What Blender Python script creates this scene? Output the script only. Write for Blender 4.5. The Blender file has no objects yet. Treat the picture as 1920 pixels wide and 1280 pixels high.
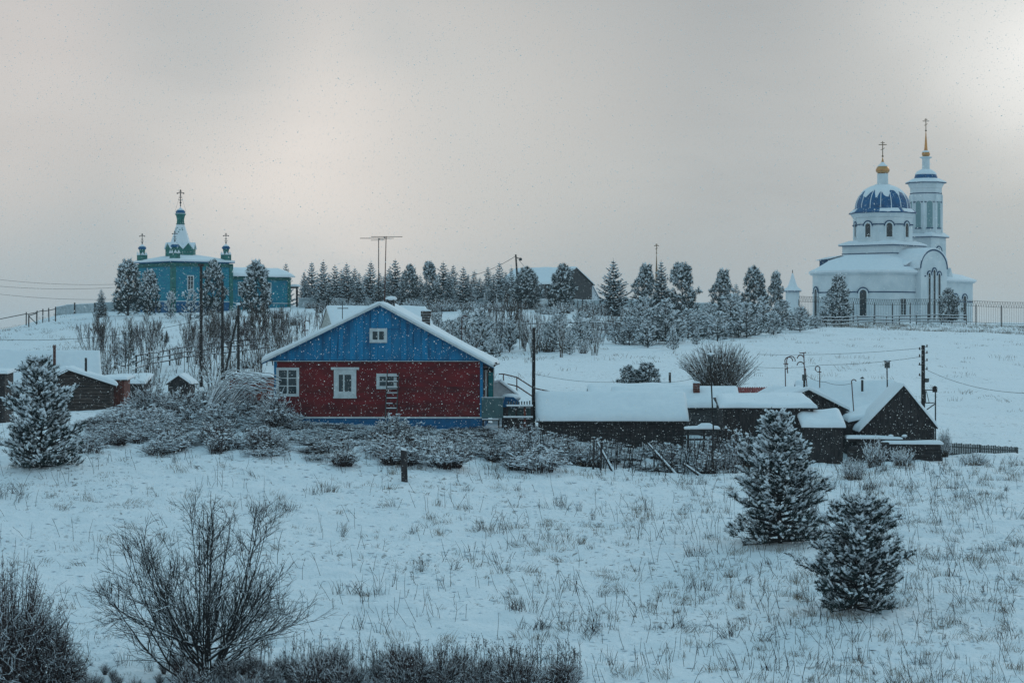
import bpy, math, random
import numpy as np
from mathutils import Vector, Matrix

# ---------------------------------------------------------------- camera, light
sc = bpy.context.scene
FPX = 85.0/36.0*1920.0            # focal length in photograph pixels
cam_d = bpy.data.cameras.new('camera'); cam_d.lens = 85; cam_d.sensor_width = 36
cam_d.clip_start = 0.5; cam_d.clip_end = 9000
cam = bpy.data.objects.new('camera', cam_d); sc.collection.objects.link(cam)
cam.location = (0, 0, 0); cam.rotation_euler = (math.radians(90), 0, 0)
sc.camera = cam
sc.view_settings.view_transform = 'Standard'; sc.view_settings.look = 'None'
sc.view_settings.exposure = 0.0; sc.view_settings.gamma = 1.0
sc.view_settings.use_curve_mapping = False
sc.cycles.volume_step_rate = 5.0
sc.cycles.max_bounces = 6
sc.cycles.volume_bounces = 1

SUN_EL, SUN_AZ = math.radians(24), math.radians(32)   # azimuth measured from +Y to the right
world = bpy.data.worlds.new("World"); sc.world = world; world.use_nodes = True
wn = world.node_tree; wn.nodes.clear(); WL = wn.links
def wnode(t, **k):
    n = wn.nodes.new(t)
    for a, b in k.items(): setattr(n, a, b)
    return n
w_out = wnode('ShaderNodeOutputWorld'); w_bg = wnode('ShaderNodeBackground'); w_bg2 = wnode('ShaderNodeBackground')
w_sky = wnode('ShaderNodeTexSky', sky_type='NISHITA', sun_disc=False, sun_elevation=SUN_EL, sun_rotation=SUN_AZ)
WL.new(w_sky.outputs[0], w_bg2.inputs[0]); w_bg2.inputs[1].default_value = 0.05
w_tc = wnode('ShaderNodeTexCoord'); w_nrm = wnode('ShaderNodeVectorMath', operation='NORMALIZE')
WL.new(w_tc.outputs['Generated'], w_nrm.inputs[0])
w_sep = wnode('ShaderNodeSeparateXYZ'); WL.new(w_nrm.outputs[0], w_sep.inputs[0])
w_ramp = wnode('ShaderNodeValToRGB'); cr = w_ramp.color_ramp
def wmath(op, a, b=None, clamp=False):
    n = wnode('ShaderNodeMath', operation=op); n.use_clamp = clamp
    for i, v in enumerate((a, b)):
        if v is None: continue
        if isinstance(v, (int, float)): n.inputs[i].default_value = v
        else: WL.new(v, n.inputs[i])
    return n.outputs[0]
WL.new(wmath('ADD', w_sep.outputs[2], 0.1, True), w_ramp.inputs[0])
SKYR = [(0.0, (.30, .37, .41)), (.10, (.35, .41, .435)), (.125, (.385, .43, .445)), (.16, (.48, .49, .48)),
        (.20, (.50, .50, .485)), (.25, (.47, .48, .475)), (.36, (.43, .55, .61)), (.6, (.34, .53, .635)), (1.0, (.28, .50, .625))]
while len(cr.elements) < len(SKYR): cr.elements.new(0.5)
for e, (p, c) in zip(cr.elements, SKYR): e.position = p; e.color = (*c, 1)
cur = w_ramp.outputs[0]
w_map = wnode('ShaderNodeMapping'); w_map.inputs['Scale'].default_value = (1, 1, 2.2); WL.new(w_nrm.outputs[0], w_map.inputs[0])
w_noi = wnode('ShaderNodeTexNoise'); w_noi.inputs['Scale'].default_value = 7; w_noi.inputs['Detail'].default_value = 5
w_noi.inputs['Distortion'].default_value = 0.6; WL.new(w_map.outputs[0], w_noi.inputs['Vector'])
def sky_patch(px, row, rad, col, amt):
    """a brighter or darker bank of cloud in one direction of the sky"""
    global cur
    v = Vector(((px-960)/FPX, 1, (640-row)/FPX)).normalized()
    d = wnode('ShaderNodeVectorMath', operation='DISTANCE'); WL.new(w_nrm.outputs[0], d.inputs[0]); d.inputs[1].default_value = v
    wob = wmath('ADD', d.outputs[1] if len(d.outputs) > 1 else d.outputs[0], wmath('MULTIPLY', wmath('SUBTRACT', w_noi.outputs[0], .5), rad*1.1))
    mr = wnode('ShaderNodeMapRange', interpolation_type='SMOOTHSTEP')
    WL.new(wob, mr.inputs[0]); mr.inputs[1].default_value = rad; mr.inputs[2].default_value = 0
    mr.inputs[3].default_value = 0; mr.inputs[4].default_value = amt
    mx = wnode('ShaderNodeMix', data_type='RGBA'); WL.new(mr.outputs[0], mx.inputs[0])
    WL.new(cur, mx.inputs[6]); mx.inputs[7].default_value = (*col, 1); cur = mx.outputs[2]
sky_patch(1230, 60, .11, (.40, .415, .42), .6)
sky_patch(1500, 430, .10, (.40, .425, .44), .5)
sky_patch(560, 285, .115, (.78, .72, .67), 1)
sky_patch(960, 220, .09, (.60, .585, .56), .7)
sky_patch(60, 90, .085, (.64, .60, .575), .85)
sky_patch(400, 80, .065, (.43, .455, .46), .6)
sky_patch(90, 470, .07, (.40, .435, .45), .6)
sky_patch(1650, 250, .06, (.46, .475, .475), .4)
sky_patch(10, 300, .07, (.62, .58, .55), .7)
sky_patch(1930, 90, .07, (.93, .92, .89), 1)
sky_patch(1800, 40, .07, (.66, .66, .64), .6)
w_cl = wnode('ShaderNodeMix', data_type='RGBA'); w_cl.blend_type = 'MULTIPLY'; w_cl.inputs[0].default_value = 1
w_n2 = wnode('ShaderNodeMapRange'); WL.new(w_noi.outputs[0], w_n2.inputs[0])
w_n2.inputs[1].default_value = .3; w_n2.inputs[2].default_value = .7; w_n2.inputs[3].default_value = .93; w_n2.inputs[4].default_value = 1.06
WL.new(cur, w_cl.inputs[6]); WL.new(w_n2.outputs[0], w_cl.inputs[7])
WL.new(w_cl.outputs[2], w_bg.inputs[0]); w_bg.inputs[1].default_value = 1.05
w_mix = wnode('ShaderNodeMixShader'); w_mix.inputs[0].default_value = 0.95
WL.new(w_bg2.outputs[0], w_mix.inputs[1]); WL.new(w_bg.outputs[0], w_mix.inputs[2])
WL.new(w_mix.outputs[0], w_out.inputs[0])

sun_d = bpy.data.lights.new('sun', 'SUN'); sun_d.energy = 0.5; sun_d.angle = math.radians(25); sun_d.color = (1, .95, .88)
sun = bpy.data.objects.new('sun', sun_d); sc.collection.objects.link(sun)
sdir = Vector((math.sin(SUN_AZ)*math.cos(SUN_EL), math.cos(SUN_AZ)*math.cos(SUN_EL), math.sin(SUN_EL)))
sun.rotation_euler = sdir.to_track_quat('Z', 'Y').to_euler(); sun.location = (40, 60, 60)

R = np.random.default_rng(11)
rnd = random.Random(5)

# ---------------------------------------------------------------- materials
def mat(name, col, rough=.8, metal=0, noise=None, bump=None, mottled=None, spec=.3):
    """noise=(scale, dark colour, amount); bump=(scale, strength, distance)"""
    m = bpy.data.materials.new(name); m.use_nodes = True; nt = m.node_tree; b = nt.nodes['Principled BSDF']
    b.inputs['Base Color'].default_value = (*col, 1); b.inputs['Roughness'].default_value = rough
    b.inputs['Metallic'].default_value = metal; b.inputs['Specular IOR Level'].default_value = spec
    tc = nt.nodes.new('ShaderNodeTexCoord')
    if noise:
        s, c2, amt = noise[:3]
        n = nt.nodes.new('ShaderNodeTexNoise'); n.inputs['Detail'].default_value = 6; n.inputs['Scale'].default_value = 1
        mp = nt.nodes.new('ShaderNodeMapping'); sx = s if isinstance(s, tuple) else (s, s, s); mp.inputs['Scale'].default_value = sx
        nt.links.new(tc.outputs['Object'], mp.inputs[0]); nt.links.new(mp.outputs[0], n.inputs['Vector'])
        mr = nt.nodes.new('ShaderNodeMapRange'); mr.inputs[1].default_value = .38; mr.inputs[2].default_value = .66; mr.inputs[4].default_value = amt
        nt.links.new(n.outputs[0], mr.inputs[0])
        mx = nt.nodes.new('ShaderNodeMix'); mx.data_type = 'RGBA'; mx.inputs[6].default_value = (*col, 1); mx.inputs[7].default_value = (*c2, 1)
        nt.links.new(mr.outputs[0], mx.inputs[0]); nt.links.new(mx.outputs[2], b.inputs['Base Color'])
    if bump:
        s, st, ds = bump
        n = nt.nodes.new('ShaderNodeTexNoise'); n.inputs['Detail'].default_value = 5; n.inputs['Scale'].default_value = s
        nt.links.new(tc.outputs['Object'], n.inputs['Vector'])
        bp = nt.nodes.new('ShaderNodeBump'); bp.inputs['Strength'].default_value = st; bp.inputs['Distance'].default_value = ds
        nt.links.new(n.outputs[0], bp.inputs['Height']); nt.links.new(bp.outputs[0], b.inputs['Normal'])
    return m
M = {}
M['snow'] = mat('snow', (.80, .85, .89), .75, noise=(3, (.74, .80, .85), .8), bump=(9, .35, .05))
M['frost'] = mat('frost_snow', (.78, .83, .87), .8)
fm = bpy.data.materials.new('snow_flake'); fm.use_nodes = True; _n = fm.node_tree; _n.nodes.clear()
_o = _n.nodes.new('ShaderNodeOutputMaterial'); _d = _n.nodes.new('ShaderNodeBsdfDiffuse'); _t = _n.nodes.new('ShaderNodeBsdfTranslucent'); _x = _n.nodes.new('ShaderNodeMixShader')
_d.inputs[0].default_value = (.92, .92, .92, 1); _t.inputs[0].default_value = (.95, .94, .92, 1); _x.inputs[0].default_value = .82
_n.links.new(_d.outputs[0], _x.inputs[1]); _n.links.new(_t.outputs[0], _x.inputs[2]); _n.links.new(_x.outputs[0], _o.inputs[0]); M['flake'] = fm
M['bark'] = mat('dark_bark', (.030, .026, .026), .9, noise=(8, (.014, .013, .014), .8))
M['twig'] = mat('reddish_twig', (.058, .030, .026), .9, noise=(3, (.020, .013, .014), .9))
M['twig2'] = mat('brown_twig', (.085, .062, .048), .9, noise=(2, (.035, .028, .026), .8))
M['birch'] = mat('birch_bark', (.16, .14, .125), .8, noise=(5, (.05, .045, .04), .8))
M['needle'] = mat('pine_needle', (.014, .036, .034), .7, noise=(4, (.008, .018, .017), .9))
M['spruce'] = mat('spruce_needle', (.014, .030, .030), .7, noise=(4, (.008, .015, .015), .9))
M['shootg'] = mat('old_brown_needle', (.055, .04, .025), .8)
M['grass'] = mat('dry_grass', (.19, .135, .08), .9, noise=(.9, (.04, .03, .024), 1))
M['stalk'] = mat('dark_stalk', (.040, .028, .026), .9, noise=(1.2, (.012, .010, .011), .9))
M['wood'] = mat('weathered_dark_wood', (.050, .043, .042), .85, noise=((9, 9, 2), (.014, .013, .015), .9), bump=(14, .5, .02))
M['greywood'] = mat('grey_weathered_wood', (.085, .082, .082), .85, noise=((3, 3, 12), (.03, .03, .032), .9), bump=(14, .5, .02))
M['logwood'] = mat('old_log_wood', (.10, .075, .065), .85, noise=((2, 8, 10), (.03, .024, .024), .95), bump=(10, .6, .03))
M['brownwood'] = mat('red_brown_plank', (.22, .065, .045), .8, noise=((10, 10, 2), (.05, .02, .018), .8))
M['polewood'] = mat('creosote_pole', (.032, .027, .026), .85, noise=((12, 12, 1.5), (.015, .013, .013), .8))
M['red'] = mat('oxblood_board_paint', (.20, .012, .016), .7, noise=((.9, .9, 2.5), (.095, .008, .012), 1), bump=(18, .3, .01))
M['blue2'] = mat('faded_blue_paint', (.010, .185, .37), .7, noise=((4, 2, 1.2), (.012, .10, .22), 1), bump=(14, .25, .01))
M['red2'] = mat('faded_red_paint', (.165, .018, .018), .75, noise=((1.5, 1.5, 3), (.075, .010, .014), 1), bump=(18, .3, .01))
M['blue'] = mat('bright_blue_paint', (.005, .22, .45), .6, noise=((3.2, 2, .8), (.005, .14, .30), 1), bump=(14, .25, .01))
M['bluedark'] = mat('deep_blue_paint', (.005, .115, .26), .65, noise=(3, (.005, .07, .17), .8))
M['white'] = mat('white_paint', (.62, .68, .70), .6, noise=(5, (.42, .48, .50), .7))
M['glass'] = mat('dark_window_glass', (.012, .028, .035), .08, spec=.6)
M['turq'] = mat('turquoise_paint', (.02, .30, .33), .6, noise=(4, (.015, .18, .21), .7))
M['panel'] = mat('grey_green_sheet', (.065, .135, .145), .5, noise=(3, (.045, .09, .10), .8))
M['brick'] = mat('old_brick', (.16, .055, .04), .85, noise=((6, 6, 14), (.06, .03, .028), .9))
M['greybrick'] = mat('soot_brick', (.10, .085, .08), .85, noise=((6, 6, 14), (.035, .03, .03), .9))
M['metal'] = mat('dark_metal', (.035, .037, .04), .5, metal=.5)
M['rust'] = mat('rusty_rail', (.10, .035, .025), .8, noise=(5, (.05, .02, .018), .7))
M['redroof'] = mat('red_corrugated_sheet', (.30, .030, .028), .6, noise=(3, (.16, .02, .02), .8))
M['churchwhite'] = mat('white_lime_wall', (.70, .76, .79), .8, noise=(.5, (.55, .63, .67), .9), bump=(3, .15, .03))
M['churchblue'] = mat('blue_church_trim', (.016, .060, .13), .6)
M['domeblue'] = mat('blue_dome_sheet', (.004, .105, .26), .42, noise=(1.2, (.005, .06, .16), .9))
M['gold'] = mat('gilded_metal', (.62, .32, .12), .35, metal=.85, noise=(2, (.42, .20, .08), .8))
M['dullgold'] = mat('dull_gilded_cross', (.22, .14, .08), .5, metal=.5)
M['darkiron'] = mat('dark_iron_cross', (.025, .027, .03), .6)
M['churchcyan'] = mat('blue_log_church_wall', (.018, .26, .34), .8, noise=((1.5, 1.5, 5), (.008, .16, .28), .9), bump=(6, .4, .04))
M['churchgreen'] = mat('green_church_trim', (.035, .19, .165), .75, noise=(2.2, (.02, .11, .10), .9))
M['niche'] = mat('bell_opening_panel', (.20, .32, .34), .8)
M['palefence'] = mat('snow_plastered_board', (.44, .51, .54), .85, noise=((1.5, 1.5, 2.5), (.25, .30, .32), .8))
M['greyfence'] = mat('grey_picket', (.09, .10, .10), .85, noise=(4, (.05, .05, .05), .8))
M['cream'] = mat('pale_cream_gable', (.40, .42, .40), .8)
M['soil'] = mat('soil', (.05, .045, .04), .9)

# snow field: ragged dark flecks for dead grass litter and painted shade of small hollows
g = bpy.data.materials.new('snow_field'); g.use_nodes = True; nt = g.node_tree; b = nt.nodes['Principled BSDF']
b.inputs['Roughness'].default_value = .75; b.inputs['Specular IOR Level'].default_value = .25
tc = nt.nodes.new('ShaderNodeTexCoord')
def nz(scale, detail=6, dist=0, sxyz=(1, 1, 1)):
    mp = nt.nodes.new('ShaderNodeMapping'); mp.inputs['Scale'].default_value = sxyz
    n = nt.nodes.new('ShaderNodeTexNoise'); n.inputs['Scale'].default_value = scale; n.inputs['Detail'].default_value = detail
    n.inputs['Distortion'].default_value = dist; nt.links.new(tc.outputs['Object'], mp.inputs[0]); nt.links.new(mp.outputs[0], n.inputs['Vector']); return n.outputs[0]
def mrange(v, a, b_, c=0, d=1):
    m = nt.nodes.new('ShaderNodeMapRange'); m.interpolation_type = 'SMOOTHSTEP'; nt.links.new(v, m.inputs[0])
    for i, q in zip((1, 2, 3, 4), (a, b_, c, d)): m.inputs[i].default_value = q
    return m.outputs[0]
def mm(op, a, b_):
    m = nt.nodes.new('ShaderNodeMath'); m.operation = op
    for i, q in enumerate((a, b_)):
        if isinstance(q, (int, float)): m.inputs[i].default_value = q
        else: nt.links.new(q, m.inputs[i])
    return m.outputs[0]
def mixc(f, a, b_):
    m = nt.nodes.new('ShaderNodeMix'); m.data_type = 'RGBA'
    nt.links.new(f, m.inputs[0])
    for i, q in ((6, a), (7, b_)):
        if isinstance(q, tuple): m.inputs[i].default_value = (*q, 1)
        else: nt.links.new(q, m.inputs[i])
    return m.outputs[2]
fleck = mrange(nz(4.6, 9, .7, (1, .6, 1)), .59, .67)
area = mrange(nz(.16, 3), .38, .62, .05, 1)
fl = mm('MULTIPLY', fleck, area)
fine = mm('MULTIPLY', mrange(nz(11, 6, .5, (1, .5, 1)), .60, .74), mrange(nz(.5, 3), .42, .62, .1, .8))
col = mixc(nz(.35, 4), (.83, .87, .90), (.76, .815, .86))
col = mixc(mm('MULTIPLY', fine, .65), col, (.26, .25, .24))
col = mixc(mm('MULTIPLY', fl, .75), col, (.13, .12, .11))
nt.links.new(col, b.inputs['Base Color'])
bp = nt.nodes.new('ShaderNodeBump'); bp.inputs['Strength'].default_value = .8; bp.inputs['Distance'].default_value = .22
nt.links.new(mm('ADD', nz(1.6, 7, .4, (1, .6, 1)), mm('MULTIPLY', nz(6, 4), .35)), bp.inputs['Height']); nt.links.new(bp.outputs[0], b.inputs['Normal'])
M['field'] = g

# ---------------------------------------------------------------- object helpers
COL = sc.collection
def link(o, parent=None):
    COL.objects.link(o)
    if parent: o.parent = parent
    return o
def tag(o, label=None, cat=None, group=None, kind=None):
    if label: o['label'] = label
    if cat: o['category'] = cat
    if group: o['group'] = group
    if kind: o['kind'] = kind
    return o
def thing(name, label, cat, loc, rz=0, group=None):
    o = bpy.data.objects.new(name, None); o.empty_display_size = .3; COL.objects.link(o)
    o.location = loc; o.rotation_euler = (0, 0, rz)
    return tag(o, label, cat, group)
def copy_thing(o, loc, rz=0, s=1, label=None, group=None):
    c = o.copy(); COL.objects.link(c); c.location = loc; c.rotation_euler = (0, 0, rz)
    c.scale = (s, s, s) if isinstance(s, (int, float)) else s
    if label: c['label'] = label
    if group: c['group'] = group
    for ch in KIDS.get(o, []):
        d = ch.copy(); COL.objects.link(d); d.parent = c
    return c
KIDS = {}

class MB:
    def __init__(s): s.v = []; s.f = []; s.m = []
    def add(s, vs, fs, m=0):
        n = len(s.v); s.v += [tuple(v) for v in vs]; s.f += [tuple(i+n for i in f) for f in fs]; s.m += [m]*len(fs); return s
    def box(s, x0, x1, y0, y1, z0, z1, m=0):
        v = [(x, y, z) for z in (z0, z1) for y in (y0, y1) for x in (x0, x1)]
        return s.add(v, [(0, 2, 3, 1), (4, 5, 7, 6), (0, 1, 5, 4), (2, 6, 7, 3), (0, 4, 6, 2), (1, 3, 7, 5)], m)
    def beam(s, p, q, w, h, m=0, up=(0, 0, 1)):
        p, q = Vector(p), Vector(q); d = (q-p).normalized(); u = Vector(up)
        if abs(d.dot(u)) > .98: u = Vector((0, 1, 0))
        a = d.cross(u).normalized()*w/2; c = a.cross(d).normalized()*h/2
        v = [e+i*a+j*c for e in (p, q) for i, j in ((-1, -1), (1, -1), (1, 1), (-1, 1))]
        return s.add(v, [(0, 1, 2, 3), (7, 6, 5, 4), (0, 4, 5, 1), (1, 5, 6, 2), (2, 6, 7, 3), (3, 7, 4, 0)], m)
    def tube(s, p, q, r0, r1=None, n=8, m=0):
        r1 = r0 if r1 is None else r1
        p, q = Vector(p), Vector(q); d = (q-p).normalized(); u = Vector((0, 0, 1)) if abs(d.z) < .9 else Vector((1, 0, 0))
        a = d.cross(u).normalized(); c = a.cross(d)
        v = [e+r*(math.cos(2*math.pi*k/n)*a+math.sin(2*math.pi*k/n)*c) for e, r in ((p, r0), (q, r1)) for k in range(n)]
        f = [(k, (k+1) % n, n+(k+1) % n, n+k) for k in range(n)] + [tuple(range(n))[::-1], tuple(range(n, 2*n))]
        return s.add(v, f, m)
    def path(s, pts, r, n=6, m=0):
        for a, b_ in zip(pts[:-1], pts[1:]): s.tube(a, b_, r, r, n, m)
        return s
    def prism(s, pts, vec, m=0):
        n = len(pts); v = [Vector(p) for p in pts]; w = [p+Vector(vec) for p in v]
        return s.add(v+w, [tuple(range(n)), tuple(range(n, 2*n))[::-1]]+[(k, (k+1) % n, n+(k+1) % n, n+k)[::-1] for k in range(n)], m)
    def lathe(s, prof, n=24, c=(0, 0), rot=0, m=0, sy=1, a0=0, a1=2*math.pi):
        full = abs(a1-a0-2*math.pi) < 1e-6; nn = n if full else n+1; v = []
        for r, z in prof:
            for k in range(nn):
                a = a0+(a1-a0)*k/n+rot; v.append((c[0]+r*math.cos(a), c[1]+r*math.sin(a)*sy, z))
        f = []
        for i in range(len(prof)-1):
            for k in range(n):
                k2 = (k+1) % nn; f.append((i*nn+k, i*nn+k2, (i+1)*nn+k2, (i+1)*nn+k))
        f.append(tuple(range(nn))[::-1]); f.append(tuple(range((len(prof)-1)*nn, len(prof)*nn)))
        return s.add(v, f, m)
    def ball(s, c, r, sz=1, n=8, m=0):
        prof = [(max(r*math.sin(math.pi*k/n), .001), c[2]-r*sz*math.cos(math.pi*k/n)) for k in range(n+1)]
        return s.lathe(prof, n, (c[0], c[1]), m=m)
    def build(s, name, mats, parent=None, smooth=False, loc=None, label=None):
        me = bpy.data.meshes.new(name); me.from_pydata(s.v, [], s.f)
        if not isinstance(mats, (list, tuple)): mats = [mats]
        for q in mats: me.materials.append(M[q])
        me.polygons.foreach_set('material_index', s.m)
        import bmesh
        bm = bmesh.new(); bm.from_mesh(me); bmesh.ops.recalc_face_normals(bm, faces=bm.faces); bm.to_mesh(me); bm.free()
        if smooth:
            me.polygons.foreach_set('use_smooth', [True]*len(me.polygons))
            try: me.set_sharp_from_angle(angle=math.radians(40))
            except Exception: pass
        o = bpy.data.objects.new(name, me); link(o, parent)
        if loc: o.location = loc
        if label: o['label'] = label
        if parent is not None: KIDS.setdefault(parent, []).append(o)
        return o

class Soup:
    """triangle soup made with numpy; each triangle keeps its own material"""
    def __init__(s): s.t = []; s.m = []
    def tri(s, T, m): s.t.append(T.reshape(-1, 3, 3)); s.m.append(np.full(len(s.t[-1]), m, np.int32)); return s
    def blades(s, P, D, L, W, m=0):
        P = np.asarray(P, float); D = np.asarray(D, float); n = len(P)
        L = np.broadcast_to(L, n)[:, None]; W = np.broadcast_to(W, n)[:, None]
        S = np.cross(D, R.normal(size=(n, 3))); S /= np.linalg.norm(S, axis=1)[:, None]+1e-9
        return s.tri(np.stack([P-S*W/2, P+S*W/2, P+D*L], 1), m)
    def tubes(s, A, B, ra, rb, m=0, n=3):
        A = np.asarray(A, float); B = np.asarray(B, float); k = len(A)
        if k == 0: return s
        ra = np.broadcast_to(ra, k)[:, None]; rb = np.broadcast_to(rb, k)[:, None]
        D = B-A; D = D/(np.linalg.norm(D, axis=1)[:, None]+1e-9)
        U = np.where(np.abs(D[:, 2:3]) < .9, np.array([[0, 0, 1.]]), np.array([[1., 0, 0]]))
        S = np.cross(D, U); S /= np.linalg.norm(S, axis=1)[:, None]+1e-9; T = np.cross(S, D)
        for i in range(n):
            a, b_ = 2*math.pi*i/n, 2*math.pi*(i+1)/n
            o0 = S*math.cos(a)+T*math.sin(a); o1 = S*math.cos(b_)+T*math.sin(b_)
            s.tri(np.stack([A+o0*ra, A+o1*ra, B+o1*rb], 1), m); s.tri(np.stack([A+o0*ra, B+o1*rb, B+o0*rb], 1), m)
        return s
    def lumps(s, C, rx, rz, m=0, D=None, stretch=1.0, jit=.25):
        """little octahedral lumps, stretched along D"""
        C = np.asarray(C, float); k = len(C)
        if k == 0: return s
        rx = np.broadcast_to(rx, k)[:, None]; rz = np.broadcast_to(rz, k)[:, None]
        if D is None:
            a = R.uniform(0, 2*math.pi, k); D = np.stack([np.cos(a), np.sin(a), np.zeros(k)], 1)
        D = np.asarray(D, float); S = np.cross(D, [0, 0, 1.]); S /= np.linalg.norm(S, axis=1)[:, None]+1e-9
        U = np.cross(S, D)
        j = lambda: 1+R.uniform(-jit, jit, (k, 1))
        X0, X1 = C-D*rx*stretch*j(), C+D*rx*stretch*j(); Y0, Y1 = C-S*rx*j(), C+S*rx*j(); Z0, Z1 = C-U*rz*j()*.6, C+U*rz*j()
        for a, b_ in ((X0, Y0), (Y0, X1), (X1, Y1), (Y1, X0)):
            s.tri(np.stack([a, b_, Z1], 1), m); s.tri(np.stack([b_, a, Z0], 1), m)
        return s
    def arrays(s): return np.concatenate(s.t), np.concatenate(s.m)
    def mesh(s, name, mats):
        T, mi = s.arrays(); n = len(T); me = bpy.data.meshes.new(name)
        me.vertices.add(3*n); me.vertices.foreach_set('co', T.reshape(-1).astype(np.float32))
        me.loops.add(3*n); me.loops.foreach_set('vertex_index', np.arange(3*n, dtype=np.int32))
        me.polygons.add(n); me.polygons.foreach_set('loop_start', np.arange(0, 3*n, 3, dtype=np.int32))
        me.polygons.foreach_set('material_index', mi)
        for q in mats: me.materials.append(M[q])
        me.update(calc_edges=True); return me
    def build(s, name, mats, parent=None):
        o = bpy.data.objects.new(name, s.mesh(name, mats)); link(o, parent)
        if parent is not None: KIDS.setdefault(parent, []).append(o)
        return o

# ---------------------------------------------------------------- terrain
CPX = np.array([-600, 0, 130, 200, 400, 700, 960, 1200, 1400, 1600, 1800, 1920, 2500.])
CD = np.array([65, 75, 88, 100, 108, 118, 130, 150, 180, 220, 260, 300, 335, 365.])
ROWS = np.array([
    # d=65  75    88    100  108  118  130  150  180  220  260  300  335  365
    [1290, 1150, 1005, 895, 845, 815, 800, 785, 760, 720, 690, 670, 665, 668],   # -600
    [1290, 1150, 1000, 890, 835, 800, 785, 765, 728, 680, 645, 622, 618, 625],   # 0
    [1290, 1148, 1000, 886, 830, 795, 781, 765, 722, 670, 625, 592, 590, 600],   # 130
    [1290, 1147, 1000, 885, 828, 795, 780, 760, 715, 665, 618, 584, 582, 592],   # 200
    [1290, 1146, 1003, 890, 832, 793, 775, 745, 705, 655, 608, 580, 574, 582],   # 400
    [1290, 1150, 1010, 905, 843, 797, 780, 745, 705, 655, 612, 582, 574, 580],   # 700
    [1290, 1155, 1020, 925, 868, 810, 785, 738, 700, 658, 615, 584, 572, 575],   # 960
    [1290, 1160, 1025, 938, 888, 845, 800, 745, 703, 662, 628, 592, 576, 578],   # 1200
    [1290, 1160, 1022, 935, 892, 852, 815, 760, 706, 660, 630, 608, 592, 592],   # 1400
    [1290, 1155, 1015, 922, 882, 855, 830, 780, 722, 670, 636, 614, 601, 603],   # 1600
    [1290, 1150, 1008, 912, 875, 858, 842, 800, 738, 682, 645, 620, 605, 608],   # 1800
    [1290, 1150, 1005, 910, 872, 856, 842, 803, 742, 688, 650, 624, 608, 612],   # 1920
    [1290, 1150, 1000, 900, 865, 852, 840, 805, 750, 700, 665, 642, 632, 640],   # 2500
], float)
ZT = (640-ROWS)/FPX*CD[None, :]
CD2 = np.concatenate([[-300, 0, 12, 25, 42, 54], CD, [420, 600, 1200, 4000]])
nearz = np.array([14, -1.75, -3.6, -6.6, -9.9, -10.2])
farz = np.array([-3., -16, -30, -60])
ZT2 = np.concatenate([np.tile(nearz, (len(CPX), 1)), ZT, ZT[:, -1:]+farz[None, :]], 1)
_ga, _gb = R.random((256, 256)), R.random((256, 256))
def vnoise(x, y, g=_ga):
    xi = np.floor(x).astype(int); yi = np.floor(y).astype(int); fx = x-xi; fy = y-yi
    fx = fx*fx*(3-2*fx); fy = fy*fy*(3-2*fy)
    a = g[xi % 256, yi % 256]; b_ = g[(xi+1) % 256, yi % 256]; c = g[xi % 256, (yi+1) % 256]; d = g[(xi+1) % 256, (yi+1) % 256]
    return (a*(1-fx)+b_*fx)*(1-fy)+(c*(1-fx)+d*fx)*fy-.5
def _herm(tab, xs, q):
    """Catmull-like interpolation along last axis; tab (n, m), xs (m), q (n)"""
    i = np.clip(np.searchsorted(xs, q)-1, 0, len(xs)-2); h = xs[i+1]-xs[i]; t = np.clip((q-xs[i])/h, 0, 1)
    ar = np.arange(len(q)); p0 = tab[ar, i]; p1 = tab[ar, i+1]
    im = np.maximum(i-1, 0); ip = np.minimum(i+2, len(xs)-1)
    s0 = (p1-p0)/h
    sm = np.where(i > 0, (p0-tab[ar, im])/np.maximum(xs[i]-xs[im], 1e-6), s0)
    sp = np.where(i < len(xs)-2, (tab[ar, ip]-p1)/np.maximum(xs[ip]-xs[i+1], 1e-6), s0)
    def lim(a, b_): return np.where(a*b_ > 0, 2*a*b_/(a+b_+np.where(a+b_ == 0, 1e-9, 0)), 0)
    m0, m1 = lim(sm, s0), lim(s0, sp)
    t2, t3 = t*t, t*t*t
    return (2*t3-3*t2+1)*p0+(t3-2*t2+t)*h*m0+(-2*t3+3*t2)*p1+(t3-t2)*h*m1
def gz(x, y):
    x = np.atleast_1d(np.asarray(x, float)); y = np.atleast_1d(np.asarray(y, float))
    px = np.clip(960+FPX*x/np.maximum(y, 60), CPX[0], CPX[-1])
    j = np.clip(np.searchsorted(CPX, px)-1, 0, len(CPX)-2); t = (px-CPX[j])/(CPX[j+1]-CPX[j]); t = t*t*(3-2*t)*.5+t*.5
    z = _herm(ZT2[j], CD2, y)*(1-t)+_herm(ZT2[j+1], CD2, y)*t
    rel = .22*vnoise(x/5.3, y/4.1)+.15*vnoise(x/1.9+40, y/1.5, _gb)+.15*vnoise(x/.8, y/.6+9)+.08*vnoise(x/.36, y/.3+3, _gb)
    far = .5*vnoise(x/14, y/12, _gb)+.25*vnoise(x/5, y/6)
    w = np.clip((y-118)/40, 0, 1)
    return z+rel*(1-w*.6)+far*w*.8
def G(x, y): return float(gz(x, y)[0])
def X(px, d): return (px-960)/FPX*d
def Z(row, d): return (640-row)/FPX*d
def P(px, row, d): return Vector((X(px, d), d, Z(row, d)))
def on(px, d, dz=0): x = X(px, d); return Vector((x, d, G(x, d)+dz))
def dist_at(px, row, lo, hi):
    """distance at which the ground seen in column px crosses the given row"""
    ds = np.arange(lo, hi, .5); r = 640-gz((px-960)/FPX*ds, ds)/ds*FPX
    k = np.where(r <= row)[0]
    return float(ds[k[0]]) if len(k) else float(hi)
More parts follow.
